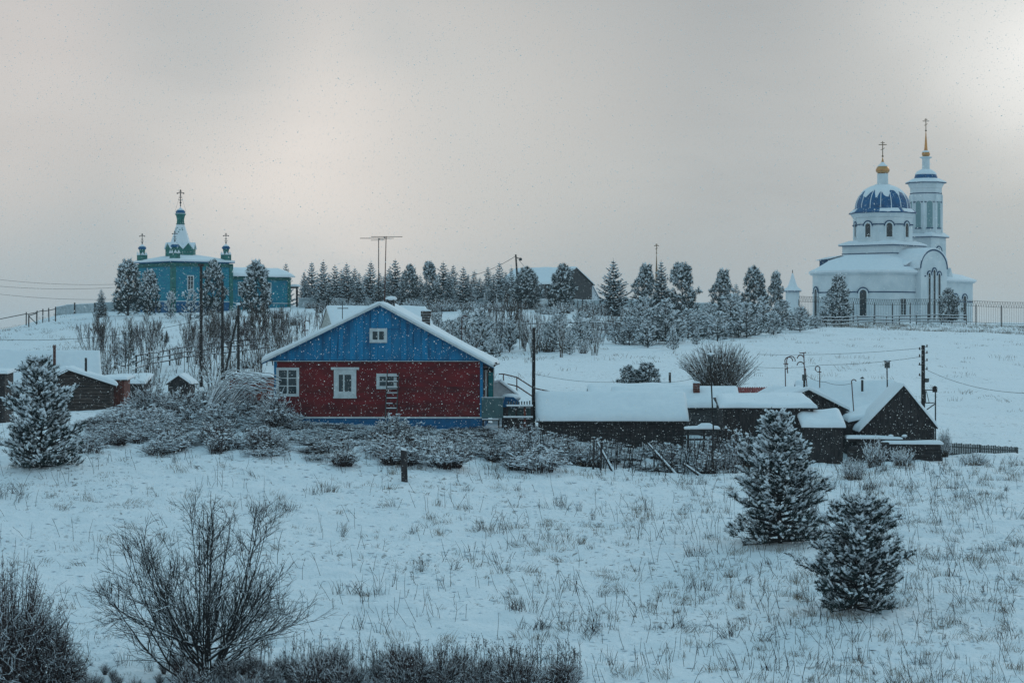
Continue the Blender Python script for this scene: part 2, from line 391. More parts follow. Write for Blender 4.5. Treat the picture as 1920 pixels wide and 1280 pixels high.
ys = np.concatenate([np.arange(-300, 0, 30), np.arange(0, 58, 4), np.arange(58, 119, .21), np.arange(119, 160, .5), np.arange(160, 372, 1.3), [380, 395, 420, 460, 520, 600, 800, 1200, 2000, 4000]])
ss = np.concatenate([[-3, -2, -1.4, -1, -.7, -.5, -.4, -.33, -.28, -.24, -.21], np.arange(-.19, .1901, .00145), [.21, .24, .28, .33, .4, .5, .7, 1, 1.4, 2, 3]])
YY, SS = np.meshgrid(ys, ss, indexing='ij'); XX = SS*np.maximum(YY+60, 40)
ZZ = gz(XX.ravel(), YY.ravel())
V = np.stack([XX.ravel(), YY.ravel(), ZZ], 1); ny, ns = YY.shape
idx = np.arange(ny*ns).reshape(ny, ns); Q = np.stack([idx[:-1, :-1], idx[:-1, 1:], idx[1:, 1:], idx[1:, :-1]], -1).reshape(-1, 4)
me = bpy.data.meshes.new('ground'); me.vertices.add(len(V)); me.vertices.foreach_set('co', V.ravel().astype(np.float32))
me.loops.add(Q.size); me.loops.foreach_set('vertex_index', Q.ravel().astype(np.int32))
me.polygons.add(len(Q)); me.polygons.foreach_set('loop_start', np.arange(0, Q.size, 4, dtype=np.int32))
me.update(calc_edges=True); me.polygons.foreach_set('use_smooth', np.ones(len(Q), bool)); me.materials.append(M['field'])
gnd = bpy.data.objects.new('ground', me); link(gnd); gnd['kind'] = 'structure'
gnd['label'] = 'snow covered hillside with dry grass poking through'
# ---------------------------------------------------------------- building helpers
def snow_slab(parent, a, b, c, d, t=.22, name='snow_cover', over=.06, wob=.05, nu=26, nv=14, seed=0):
    a, b, c, d = map(Vector, (a, b, c, d))
    e = lambda n: np.concatenate([[0, .006, .02, .045], np.linspace(.09, .91, n-8), [.955, .98, .994, 1]])
    us, vs = e(nu), e(nv); V = []; ox = seed*7.3
    for j, v in enumerate(vs):
        for i, u in enumerate(us):
            p = (a*(1-u)+b*u)*(1-v)+(d*(1-u)+c*u)*v
            Lu = (b-a).length; Lv = (d-a).length
            ed = min(min(u, 1-u)*Lu, min(v+.001, 1.001-v)*Lv)
            h = t*min(1, math.sqrt(max(ed, 0)/(t*.9)))
            h *= 1+.38*float(vnoise(np.array([p.x*.9+ox]), np.array([p.y*.9+p.z]))[0])*2
            q = p+Vector((0, 0, h+.005))
            cen = (a+b+c+d)/4; dirv = (p-cen); dirv.z = 0
            if min(u, 1-u) < .05 or v < .05:
                w = float(vnoise(np.array([u*Lu*1.6+ox]), np.array([v*Lv*1.6+3]))[0])
                if dirv.length > 0: q += dirv.normalized()*(over*.6+wob*w)*(1 if h > 0 else .6)
            V.append(q)
    n, m = len(us), len(vs); F = [(j*n+i, j*n+i+1, (j+1)*n+i+1, (j+1)*n+i) for j in range(m-1) for i in range(n-1)]
    ring = list(range(n))+[j*n+n-1 for j in range(1, m)]+[(m-1)*n+i for i in range(n-2, -1, -1)]+[j*n for j in range(m-2, 0, -1)]
    mb = MB(); k0 = len(V); low = [V[i]-Vector((0, 0, .035)) for i in ring]
    F += [(ring[i], ring[(i+1) % len(ring)], k0+(i+1) % len(ring), k0+i)[::-1] for i in range(len(ring))]
    F.append(tuple(range(k0, k0+len(ring)))); mb.add(V+low, F)
    return mb.build(name, 'snow', parent, smooth=True)

def vboards(parent, x0, x1, zb, top, y, w=.2, m='wood', th=.03, axis='x', name='board', dz=0):
    """vertical boards from x0 to x1; zb bottom, top(x) the slanted top line; axis 'y' puts them on a side wall"""
    n = max(1, round((x1-x0)/w)); ww = (x1-x0)/n
    for i in range(n):
        a, b_ = x0+i*ww+.006, x0+(i+1)*ww-.006; mid = (a+b_)/2
        ta, tb = top(a), top(b_)
        if max(ta, tb) < zb+.03: continue
        o_ = rnd.uniform(0, .014); q = MB(); ta = max(ta, zb+.01); tb = max(tb, zb+.01); z0 = zb+rnd.uniform(-dz, dz)
        pts = [(a, z0), (b_, z0), (b_, tb), (a, ta)]
        if axis == 'x': q.prism([(u, y-o_, v) for u, v in pts], (0, th, 0))
        else: q.prism([(y-o_, u, v) for u, v in pts], (th, 0, 0))
        q.build(name, m, parent)
def hboards(parent, x0, x1, z0, z1, y, h=.2, m='logwood', th=.04, rag=0, name='board', top=None, log=False):
    n = max(1, round((z1-z0)/h)); hh = (z1-z0)/n
    for i in range(n):
        a, b_ = z0+i*hh+.008, z0+(i+1)*hh-.008; o_ = rnd.uniform(0, .015); xa, xb = x0-rnd.uniform(0, rag), x1+rnd.uniform(0, rag)
        if top: 
            xs = [xa+(xb-xa)*k/40 for k in range(41) if top(xa+(xb-xa)*k/40) > b_]
            if len(xs) < 2: continue
            xa, xb = xs[0], xs[-1]
        q = MB()
        if log: q.tube((xa, y, (a+b_)/2), (xb, y, (a+b_)/2), (b_-a)*.53, n=8)
        else: q.prism([(xa, y-o_, a), (xa, y+th, a), (xa, y+th, b_), (xa, y-o_, b_)], (xb-xa, 0, 0))
        q.build(name, m, parent)

def window(parent, x, y, z, w, h, cols=2, rows=1, fr=.1, mf='white', rz=0, cap=0, sill=0, th=.06, uneven=None, label=None):
    """frame with a pane per opening; faces local -Y turned by rz"""
    q = MB(); W, H = w/2, h/2
    q.box(-W, -W+fr, -th, 0, -H, H).box(W-fr, W, -th, 0, -H, H).box(-W+fr, W-fr, -th, 0, -H, -H+fr).box(-W+fr, W-fr, -th, 0, H-fr, H)
    xs = [-W+fr+(2*W-2*fr)*k/cols for k in range(cols+1)]
    if uneven: xs = [-W+fr, -W+fr+(2*W-2*fr)*uneven, W-fr]
    for k in xs[1:-1]: q.box(k-.035, k+.035, -th*.8, -.004, -H+fr, H-fr)
    zs = [-H+fr+(2*H-2*fr)*k/rows for k in range(rows+1)]
    for k in zs[1:-1]: q.box(-W+fr, W-fr, -th*.7, -.006, k-.02, k+.02)
    if cap: q.box(-W-cap, W+cap, -th-.03, 0, H+.002, H+.12)
    if sill: q.box(-W-sill, W+sill, -th-.05, 0, -H-.09, -H-.002)
    o = q.build('window', mf, parent, loc=(x, y, z), label=label); o.rotation_euler = (0, 0, rz)
    for a, b_ in zip(xs[:-1], xs[1:]):
        for c, d in zip(zs[:-1], zs[1:]):
            p = MB().box(a+.01, b_-.01, -.022, -.008, c+.01, d-.01).build('pane', 'glass'); p.parent = o
    return o

def arch_pts(w, h, n=10):
    """outline in x,z of a round headed opening, base centre at the origin"""
    r = w/2
    return [(-r, 0), (r, 0)]+[(r*math.cos(math.pi*k/n), h-r+r*math.sin(math.pi*k/n)) for k in range(n+1)]
def arch_window(parent, x, y, z, w, h, rz=0, trim='churchblue', fr=.16, depth=.09, bars=True, pm='glass', hood=True, name='window'):
    n = 10; r = w/2; q = MB()
    def ring(w0, h0, w1, h1, y0, y1, m, legs=True, zlow=0):
        A = [( w0/2*math.cos(math.pi*k/n), h0-w0/2+w0/2*math.sin(math.pi*k/n)) for k in range(n+1)]
        B = [( w1/2*math.cos(math.pi*k/n), h1-w1/2+w1/2*math.sin(math.pi*k/n)) for k in range(n+1)]
        if legs: A = [(w0/2, zlow)]+A+[(-w0/2, zlow)]; B = [(w1/2, zlow)]+B+[(-w1/2, zlow)]
        for i in range(len(A)-1):
            (a, b_), (c, d), (e, f), (g_, h_) = A[i], A[i+1], B[i+1], B[i]
            q.prism([(a, y0, b_), (c, y0, d), (e, y0, f), (g_, y0, h_)], (0, y1-y0, 0), m)
    ring(w, h, w+2*fr, h+fr, -depth, 0, 0)
    q.box(-w/2-fr, w/2+fr, -depth-.03, 0, -.12, -.002, 0)
    if hood: ring(w+2*fr+.03, h+fr+.015, w+2*fr+.33, h+fr+.165, -depth-.05, 0, 1, legs=False)
    o = q.build(name, ['churchwhite', trim], parent, loc=(x, y, z)); o.rotation_euler = (0, 0, rz)
    p = MB().prism([(a, -.03, b_) for a, b_ in arch_pts(w, h)], (0, .02, 0)).build('pane', pm); p.parent = o
    if bars:
        b2 = MB().box(-.03, .03, -.06, -.032, 0, h-.02)
        for k in range(1, int(h/.55)+1): b2.box(-w/2, w/2, -.055, -.034, k*.55-.02, k*.55+.02)
        bb = b2.build('glazing_bar', 'metal'); bb.parent = o
    return o

def cross(parent, x, y, z, h, m='darkiron', slant=True, fleury=False, t=.05, rz=0, name='cross'):
    q = MB(); q.box(-t, t, -t, t, 0, h)
    w = h*.27
    q.box(-w, w, -t*.9, t*.9, h*.74, h*.74+2*t)
    if slant:
        q.box(-w*.5, w*.5, -t*.9, t*.9, h*.88, h*.88+1.6*t)
        q.beam((-w*.5, 0, h*.40), (w*.5, 0, h*.54) if not fleury else (w*.5, 0, h*.4), t*1.6, t*1.6)
    if fleury:
        for px_, pz in ((-w, h*.75), (w, h*.75), (0, h)): q.ball((px_, 0, pz), t*2.1, n=6)
        pts = [(w*.62*math.sin(a), 0, h*.22-w*.5*math.cos(a)+w*.2) for a in np.linspace(-1.3, 1.3, 7)]
        q.path(pts, t*.8, 5)
    o = q.build(name, m, parent, loc=(x, y, z)); o.rotation_euler = (0, 0, rz); return o

ONION = [(.0, 1.45), (.04, 1.30), (.11, 1.12), (.26, .95), (.55, .76), (.83, .57), (.98, .36), (.97, .18), (.82, .05), (.66, -.02)]
def onion(parent, x, y, z, r, m, snow=True, n=20, hs=1.0, name='onion_dome'):
    prof = [(max(a, .02)*r, z+b_*r*hs) for a, b_ in ONION[::-1]]
    MB().lathe(prof, n, (x, y)).build(name, m, parent, smooth=True)
    if snow:
        pr = [(max(a, .02)*r*1.03+.02, z+b_*r*hs+.04) for a, b_ in ONION[2:5]+[(.70, .67)]][::-1]
        pr = [(pr[0][0]-.03, pr[0][1]-.05)]+pr
        MB().lathe(pr, n, (x, y)).build('snow_cap', 'snow', parent, smooth=True)

def gable_shed(name, label, cat, loc, rz, W, L, he, hr, over=.3, snow=.22, wall='wood', boards='v', bw=.2, roofm='wood', side=True, group=None,
               snow_l=True, snow_r=True, xr=0, eaves=(None, None), gable_m=None):
    """gable faces local -Y at y=0, body runs to y=L; xr shifts the ridge sideways"""
    t = thing(name, label, cat, loc, rz, group); h = W/2
    el, er = eaves[0] if eaves[0] is not None else he, eaves[1] if eaves[1] is not None else he
    top = lambda x: hr-(xr-x)/(h+xr)*(hr-el) if x < xr else hr-(x-xr)/(h-xr)*(hr-er)
    core = MB().prism([(-h+.05, .06, -.5), (h-.05, .06, -.5), (h-.05, .06, er-.06), (xr, .06, hr-.06), (-h+.05, .06, el-.06)], (0, L-.12, 0))
    core.build('wall', gable_m or wall, t)
    if boards == 'v': vboards(t, -h, h, -.3, top, 0, bw, wall)
    elif boards == 'h': hboards(t, -h, h, -.2, hr, 0, bw, wall, top=top)
    elif boards == 'log': hboards(t, -h, h, -.2, hr, .02, bw, wall, top=top, log=True, rag=.12)
    if side:
        for sx in (-1, 1):
            e_ = el if sx < 0 else er
            if boards in ('h', 'log'):
                n = max(1, round((e_+.2)/bw)); hh = (e_+.2)/n
                for i in range(n):
                    q = MB()
                    if boards == 'log': q.tube((sx*(h-.02), -.15, -.2+(i+.5)*hh), (sx*(h-.02), L+.1, -.2+(i+.5)*hh), hh*.52, n=6)
                    else: q.box(min(sx*h, sx*(h-.04)), max(sx*h, sx*(h-.04)), .03, L, -.2+i*hh+.008, -.2+(i+1)*hh-.008)
                    q.build('board', wall, t)
            else: vboards(t, .03, L, -.3, lambda y: e_, sx*h-(.0 if sx < 0 else .03), bw*1.3, wall, axis='y')
    for sx, e_, do in ((-1, el, snow_l), (1, er, snow_r)):
        dx = (h-sx*xr); sl = (hr-e_)/dx; xo = sx*(h+over); zo = e_-sl*over
        # roof deck
        MB().prism([(xr, -over, hr), (xo, -over, zo), (xo, -over, zo+.07), (xr, -over, hr+.07)], (0, L+2*over, 0)).build('roof', roofm, t)
        if do:
            a, b_, c, d = (xo, -over, zo+.072), (xo, L+over, zo+.072), (xr, L+over, hr+.072), (xr, -over, hr+.072)
            snow_slab(t, a, b_, c, d, snow, seed=rnd.random()*9)
    return t

def mono_shed(name, label, cat, loc, rz, W, D, hf, hb, over=.25, snow=.2, wall='wood', bw=.2, boards='v', group=None, slant=0):
    """flat leaning roof, front at local y=0 faces -Y; hf front height, hb back height"""
    t = thing(name, label, cat, loc, rz, group)
    MB().prism([(-W/2+.05, .05, -.5), (-W/2+.05, D, -.5), (-W/2+.05, D, hb-.05), (-W/2+.05, .05, hf-.05)], (W-.1, 0, 0)).build('wall', wall, t)
    if boards == 'v': vboards(t, -W/2, W/2, -.3, lambda x: hf, 0, bw, wall)
    else: hboards(t, -W/2, W/2, -.2, hf, 0, bw, wall)
    sl = (hb-hf)/D
    for sx in (-1, 1): vboards(t, .03, D, -.3, lambda y: hf+sl*y, sx*W/2-(.0 if sx < 0 else .03), bw*1.4, wall, axis='y')
    MB().prism([(-W/2-over, -over, hf-sl*over), (-W/2-over, D+over, hb+sl*over), (-W/2-over, D+over, hb+sl*over+.06), (-W/2-over, -over, hf-sl*over+.06)], (W+2*over, 0, 0)).build('roof', 'wood', t)
    z0, z1 = hf-sl*over+.062, hb+sl*over+.062
    snow_slab(t, (-W/2-over, -over, z0), (W/2+over, -over, z0), (W/2+over-slant, D+over, z1), (-W/2-over+slant, D+over, z1), snow, seed=rnd.random()*9)
    return t

# ---------------------------------------------------------------- the red and blue house
hd = 118.0; hb = G(X(710, hd), hd)
house = thing('wooden_house', 'red boarded house with a blue gable and snow on its roof, largest in the photo', 'house', (X(710, hd), hd, hb), math.radians(-1.5))
sx_ = hd/FPX
hx = lambda px: (px-710)*sx_
hz = lambda row: (640-row)*sx_-hb
x0, x1 = hx(516), hx(903); L = 8.6
MB().box(x0+.06, x1-.06, .06, L, hz(782), hz(674)).build('wall', 'red', house)
zb, zt = hz(781), hz(679)
n = 9
for i in range(n):
    a = zb+(zt-zb)*i/n+.006; b_ = zb+(zt-zb)*(i+1)/n-.006
    MB().box(x0, x1, -rnd.uniform(0, .01), .05, a, b_).build('board', 'red2' if i in (0, 1, 4) else 'red', house)
for i in range(10):
    a = zb+(zt-zb)*i/10+.006; b_ = zb+(zt-zb)*(i+1)/10-.006
    MB().box(x1-.06, x1+rnd.uniform(0, .01), .06, L, a, b_).build('board', 'red', house)
MB().box(x0-.04, x1+.02, -.03, L, hz(800)-.5, hz(784)).build('foundation', 'bluedark', house)
q = MB().box(x0-.08, x1+.08, -.10, -.002, hz(784)+.003, hz(781)-.004); q.build('ledge', 'white', house)
for px_ in (516, 903): MB().box(hx(px_)-.07, hx(px_)+.07, -.05, .12, hz(784)+.01, hz(676)).build('corner_board', 'blue', house)
rx, rzz = hx(713), hz(570); exl, ezl = hx(492), hz(678); exr, ezr = hx(926), hz(686)
sl = (rzz-ezl)/(rx-exl); sr = (rzz-ezr)/(exr-rx)
top = lambda x: (rzz-(rx-x)*sl if x < rx else rzz-(x-rx)*sr)-.03
# blue vertical gable boards; two wider door leaves are part of the pattern
edges = [hx(500)]
for p_ in (513, 526, 538, 549, 558, 571, 583, 594, 606, 620, 633, 644, 656, 669, 682, 695, 709, 722, 734, 752, 763, 776, 790, 803, 816, 829, 842, 855, 868, 881, 894, 907, 920): edges.append(hx(p_))
for a, b_ in zip(edges[:-1], edges[1:]):
    gbz = hz(674.5); ta, tb = top(a+.005), top(b_-.005)
    if max(ta, tb) < gbz+.02: continue
    seam = .009 if rnd.random() < .35 else .003
    pts = [(a+seam, gbz), (b_-seam, gbz), (b_-seam, max(tb, gbz+.005)), (a+seam, max(ta, gbz+.005))]
    if a < rx < b_: pts.insert(3, (rx, rzz-.03))
    o_ = rnd.uniform(0, .012)
    MB().prism([(u, -.16-o_, v) for u, v in pts], (0, .05, 0)).build('gable_board', 'blue2' if rnd.random() < .3 else 'blue', house)
MB().prism([(exl+.3, -.10, hz(674)), (exr-.3, -.10, hz(676)), (rx, -.10, rzz-.08)], (0, L, 0)).build('attic', 'bluedark', house)
MB().box(x0-.1, x1+.1, -.17, .02, hz(676.8), hz(674.8)).build('gable_beam', 'bluedark', house)
MB().box(x0-.1, x1+.1, -.20, -.172, hz(677.4), hz(676.4)).build('gable_trim', 'white', house)
MB().beam((hx(753), -.185, hz(617)), (hx(727), -.185, hz(617)), .01, .03).build('loft_door', 'bluedark', house)
MB().beam((hx(636), -.185, hz(612)), (hx(633), -.185, hz(672)), .035, .012).build('strap', 'bluedark', house)
for (ex, ez, s_) in ((exl, ezl, -1), (exr, ezr, 1)):
    MB().prism([(rx, -.45, rzz), (ex, -.45, ez), (ex, -.45, ez+.06), (rx, -.45, rzz+.06)], (0, L+.8, 0)).build('roof', 'greywood', house)
    MB().prism([(rx, -.49, rzz-.07), (ex, -.49, ez-.07), (ex, -.49, ez+.045), (rx, -.49, rzz+.045)], (0, .035, 0)).build('barge_board', 'white', house)
    MB().prism([(rx, -.44, rzz-.12), (ex, -.44, ez-.12), (ex, -.44, ez-.01), (rx, -.44, rzz-.01)], (0, .28, 0)).build('soffit', 'bluedark', house)
    snow_slab(house, (ex, -.47, ez+.062), (ex, L+.35, ez+.062), (rx, L+.35, rzz+.062), (rx, -.47, rzz+.062), .13, over=.03, wob=.03, seed=s_+3)
window(house, hx(539), 0, hz(716), 43*sx_, 54*sx_, cols=2, rows=3, fr=.13, label='six-pane white window at the left corner')
window(house, hx(647), 0, hz(718), 42*sx_, 50*sx_, cols=2, fr=.24, cap=.14, sill=.03, uneven=.4, th=.08, label='white window with a wide cap board')
window(house, hx(725), 0, hz(714.5), 38*sx_, 29*sx_, cols=2, rows=2, fr=.15, th=.07, label='small square window behind the ladder')
window(house, hx(710), -.175, hz(629), 33*sx_, 27*sx_, cols=2, fr=.15, th=.06, label='attic window in the blue gable')
# chimney cap at the ridge and brick chimney on the right slope
q = MB().box(rx+.05, rx+.45, 3.2, 3.6, rzz-.3, rzz+.28); q.build('vent_box', 'metal', house)
MB().ball((rx+.27, 3.4, rzz+.33), .30, .42, 10).build('snow_cap', 'snow', house, smooth=True)
q = MB(); cx_, cz_ = hx(790), hz(582)-.0
for k in range(9):
    r_ = .20 if k < 7 else .25
    q.box(cx_-r_, cx_+r_, 3.8-r_, 3.8+r_, cz_-1.2+k*.135, cz_-1.2+k*.135+.125)
q.build('chimney', 'greybrick', house)
MB().ball((cx_, 3.8, cz_+.02), .27, .3, 8).build('snow_cap', 'snow', house, smooth=True)
# two television masts standing on the roof
for px_, rt, w0, w1 in ((710, 446, 675, 731), (722, 443, 697, 756)):
    a = thing('television_aerial', ('left' if px_ == 710 else 'right, taller')+' one of two thin aerial masts above the blue gable', 'aerial', (0, 0, 0))
    d = hd+(3.4 if px_ == 722 else 2.2); b0 = P(px_-(1.5 if px_ == 722 else 0), 569, d); tp = P(px_+(2 if px_ == 722 else 0), rt, d); a.location = b0
    MB().tube((0, 0, -.4), tp-b0, .032, .022, 6).build('mast', 'rust' if px_ == 722 else 'metal', a)
    s = d/FPX; z_ = tp.z-b0.z
    MB().beam(((w0-px_)*s, 0, z_-.02), ((w1-px_)*s, .1, z_-.02), .028, .028).build('dipole', 'metal', a)
    MB().beam(((w0-px_)*s*.45, .5, z_-.10), ((w1-px_)*s*.5, .5, z_-.08), .022, .022).build('dipole', 'metal', a)
    MB().beam((0, -.3, z_-.05), (0, .6, z_-.05), .03, .03).build('boom', 'metal', a)
# low aerial on the left slope (antenna with a short cross arm)
a = thing('television_aerial', 'short cross-armed aerial on the left slope of the blue gabled roof', 'aerial', P(642, 600, hd+5))
MB().tube((0, 0, -.6), (0, 0, .95), .02).build('mast', 'metal', a); MB().box(-.25, .3, -.02, .02, .58, .62).build('dipole', 'metal', a)
# ladder
q0 = on(733, hd-.9)
lad = thing('ladder', 'wooden ladder leaning on the red wall below the small window', 'ladder', q0)
s = (hd-.6)/FPX; lz = lambda row: (640-row)*s-q0.z
for a_, b_, rt in ((-11.5, -8, 693), (9, 13, 700)):
    MB().beam((a_*s, 0, -.2), (b_*s, .72, lz(rt)), .05, .05).build('rail', 'greywood', lad)
for k, row in enumerate((706, 716, 727, 737.5, 747, 757, 766)):
    f = (lz(row))/lz(700); MB().box((-11.5+3.5*f)*s, (9+4*f)*s, .66*f, .66*f+.04, lz(row)-.02, lz(row)+.02).build('rung', 'greywood', lad)
    MB().box((-10.5+3.5*f)*s, (8.5+4*f-(8 if k == 5 else 0))*s, .66*f-.02, .66*f+.05, lz(row)+.022, lz(row)+.055).build('snow_strip', 'snow', lad)

# porch side: turquoise door leaf, posts, woodpile under the eave
pr = thing('porch', 'narrow porch with a turquoise board beside the red house', 'porch', on(915, hd+1.5))
s = (hd+1.5)/FPX; pz = lambda row: (640-row)*s-pr.location.z
MB().box(-9*s, -7*s, 0, 2, pz(745), pz(690)).build('post', 'greywood', pr)
MB().box(-5.5*s, -2*s, .05, 2, pz(745), pz(692)).build('post', 'white', pr)
for i in range(4): MB().box((1+i*2)*s, (2.8+i*2)*s, .08-rnd.uniform(0, .01), .12, pz(748), pz(698)).build('board', 'turq', pr)
MB().box(-1*s, 10*s, .13, 2.2, pz(748), pz(694)).build('wall', 'wood', pr)
MB().box(10*s, 12*s, .2, .3, pz(745), pz(688)).build('post', 'white', pr)
MB().box(-11*s, 10.5*s, -.1, 2.2, pz(693), pz(690)).build('shelf', 'wood', pr)
wp = thing('firewood_pile', 'bundle of split firewood stacked under the right eave of the house', 'firewood', P(917, 690, hd+1))
for i in range(26):
    x_, z_ = rnd.uniform(-.28, .34), rnd.uniform(0.05, .26)
    MB().tube((x_, rnd.uniform(-.6, -.4), z_), (x_+.02, .5, z_), rnd.uniform(.035, .06), n=5).build('log', 'wood', wp)
sh = thing('metal_sheet', 'grey green sheet panel standing between house and bench', 'sheet panel', on(923, hd-.3))
s = hd/FPX; z_ = lambda r: (640-r)*s-sh.location.z
MB().box(-20*s, 20*s, 0, .03, z_(783), z_(745)).build('sheet', 'panel', sh); MB().box(-20*s, 20*s, -.02, .05, z_(745), z_(744)).build('snow_strip', 'snow', sh)
MB().box(-19*s, 14*s, -.3, .1, z_(788), z_(786)).build('plank', 'wood', sh); MB().box(-19*s, 12*s, -.3, .1, z_(785.8), z_(784.5)).build('snow_strip', 'snow', sh)
for u in (-17, 12): MB().box(u*s-.04, u*s+.04, 0, .08, -.3, z_(784)).build('post', 'wood', sh)
# small stone step / blue covered frame and railing behind it
tp = thing('covered_woodstack', 'blue tarpaulin heap under a cap of snow behind the sheet panel', 'tarpaulin', on(957, hd+3))
s = (hd+3)/FPX; z_ = lambda r: (640-r)*s-tp.location.z
q = MB(); q.prism([(-16*s, -.5, z_(762)), (14*s, -.5, z_(764)), (16*s, -.5, z_(752)), (6*s, -.5, z_(744)), (-10*s, -.5, z_(743))], (0, 1.4, 0)); q.build('tarpaulin', 'bluedark', tp)
MB().ball((0, .2, z_(746)), .52, .42, 12).build('snow_cover', 'snow', tp, smooth=True)
MB().box(-16*s, 14*s, -.4, .8, -.4, z_(763)).build('base', 'wood', tp)
# big tent-like snow heap by the porch and wooden crate bench
hp = thing('snowy_lean_to', 'small pale lean-to roof deep in snow right of the turquoise board', 'lean-to', on(945, hd+7))
s = (hd+7)/FPX; z_ = lambda r: (640-r)*s-hp.location.z
MB().prism([(-22*s, 0, -.5), (26*s, 0, -.5), (26*s, 0, z_(742)), (-10*s, 0, z_(716)), (-22*s, 0, z_(716))], (0, 2.2, 0)).build('wall', 'white', hp)
snow_slab(hp, (27*s, -.2, z_(741)), (27*s, 2.4, z_(741)), (-8*s, 2.4, z_(714)), (-8*s, -.2, z_(714)), .14, seed=4)
snow_slab(hp, (-24*s, -.2, z_(720)), (-8*s, -.2, z_(714)), (-8*s, 2.4, z_(714)), (-24*s, 2.4, z_(720)), .1, seed=5)
cr_ = thing('garden_bench', 'snow covered plank bench and crate between sheet panel and long shed', 'bench', on(972, hd-.2))
s = hd/FPX; z_ = lambda r: (640-r)*s-cr_.location.z
for r_, u0, u1 in ((761, -22, 27), (782, -28, 27)):
    MB().box(u0*s, u1*s, -.25, .25, z_(r_+2), z_(r_)).build('plank', 'greywood', cr_); MB().box(u0*s, u1*s, -.27, .27, z_(r_)+.002, z_(r_)+.07).build('snow_strip', 'snow', cr_)
for u in (-21, -4, 12, 25): MB().box(u*s-.05, u*s+.05, -.05, .05, -.4, z_(762)).build('post', 'wood' if u != 12 else 'brownwood', cr_)
for i in range(9): MB().box((-20+i*5)*s, (-17.5+i*5)*s, .26, .29, z_(762), z_(752)+rnd.uniform(-.03, .03)).build('picket', 'greyfence', cr_)
MB().box(-20*s, 26*s, .30, .34, z_(781), z_(764)).build('board', 'panel', cr_)
MB().box(-27*s, 27*s, .0, .2, -.4, z_(785)).build('base', 'wood', cr_)

# rusty handrails of the footbridge
hr_ = thing('handrail', 'curved rust brown handrail running down behind the porch', 'handrail', P(960, 720, hd+12))
d0 = hd+12; o0 = hr_.location
up_ = [P(935, 701, d0)-o0, P(944, 701, d0)-o0, P(969, 707, d0)-o0, P(1000, 727, d0-1)-o0, P(1040, 736, d0-2)-o0]
lo_ = [P(935, 719, d0)-o0, P(950, 719, d0)-o0, P(970, 724, d0)-o0, P(997, 742, d0-1)-o0]
MB().path(up_, .035, 6).build('rail', 'rust', hr_); MB().path(lo_, .035, 6).build('rail', 'rust', hr_)
for a_, b_ in ((944, 701), (969, 707)): MB().tube(P(a_, b_, d0)-o0, P(a_, 745, d0)-o0, .03).build('post', 'rust', hr_)

# house behind
d = 150; b0 = on(706, d); bh = gable_shed('wooden_house', 'white roofed house half hidden behind the blue gable', 'house', (X(607, d), d+2.6, b0.z), math.radians(-78), 5.4, 6.3,
    Z(612, d)-b0.z, Z(581, d)-b0.z+.15, over=.04, snow=.13, wall='cream', boards='v', bw=.3, side=False)

# ---------------------------------------------------------------- village sheds
d = 118
def ez(row, dd, base): return Z(row, dd)-base
b0 = G(X(1150, d), d)-.1
ls = gable_shed('log_shed', 'long low dark log shed under one smooth snow roof, right of the red house', 'shed', (X(1282, d), d+2.7, b0), math.radians(90), 4.6, 6.95,
    ez(787, d, b0), ez(741, d+2.6, b0), over=.26, snow=.24, wall='wood', boards='log', bw=.2)
d = 126; b0 = G(X(1290, d), d)-.1
s2 = gable_shed('grey_shed', 'weathered grey shed with a brick chimney behind the long snow roof', 'shed', (X(1384, d), d+2.6, b0), math.radians(90), 4.4, 6.3,
    ez(764, d, b0), ez(731, d+2.6, b0), over=.2, snow=.2, wall='greywood', boards='h', bw=.14)
ch = MB(); s = d/FPX
lx = lambda p_: -(p_-1384)*s
for k in range(8): ch.box(-1.0-.17, -1.0+.17, lx(1310)-.17, lx(1310)+.17, ez(737, d, b0)-.5+k*.125, ez(737, d, b0)-.5+k*.125+.115)
ch.build('chimney', 'brick', s2)
MB().ball((-1.0, lx(1310), ez(737, d, b0)+.52), .2, .4, 8).build('snow_cap', 'snow', s2, smooth=True)
d = 134; b0 = G(X(1200, d), d)-.2
gable_shed('outbuilding', 'low snow roof with only its ridge showing above the long shed', 'outbuilding', (X(1300, d), d+2, b0), math.radians(90), 4, 5.6, ez(745, d, b0), ez(727, d+2, b0), over=.2, snow=.22, wall='wood', side=False)
# plank shed with lean-to roof
d = 116; b0 = G(X(1440, d), d)-.1
sd = mono_shed('plank_shed', 'dark plank shed with a flat overhanging snow roof behind the big pine', 'shed', (X(1440, d), d, b0), 0, 170*d/FPX, 3.4, ez(766, d, b0), ez(748, d+3.4, b0), over=.16, snow=.22, slant=.15)
d = 127; b0 = G(X(1471, d), d)-.1
gable_shed('small_shed', 'small dark gable peeping over the plank shed, left of two peaks', 'shed', (X(1472, d), d, b0), math.radians(3), 84*d/FPX, 4, ez(751, d, b0), ez(729, d, b0), over=.12, snow=.13, wall='wood', side=False)
d = 121; b0 = G(X(1515, d), d)-.1
gable_shed('dark_barn', 'dark barn with a long snow edged slope to the right, right of two peaks', 'barn', (X(1520, d), d, b0), math.radians(4), 134*d/FPX, 5, ez(765, d, b0), ez(732, d, b0), over=.15, snow=.15, wall='wood',
    xr=-.12, eaves=(ez(757, d, b0), ez(768, d, b0)))
d = 114.5; b0 = G(X(1542, d), d)-.1
mono_shed('small_shed', 'small shed with a rounded block of snow between pine and A-frame', 'shed', (X(1544, d), d, b0), 0, 74*d/FPX, 1.9, ez(802, d, b0), ez(777, d+1.9, b0), over=.1, snow=.24)
d = 130; b0 = G(X(1420, d), d)-.1
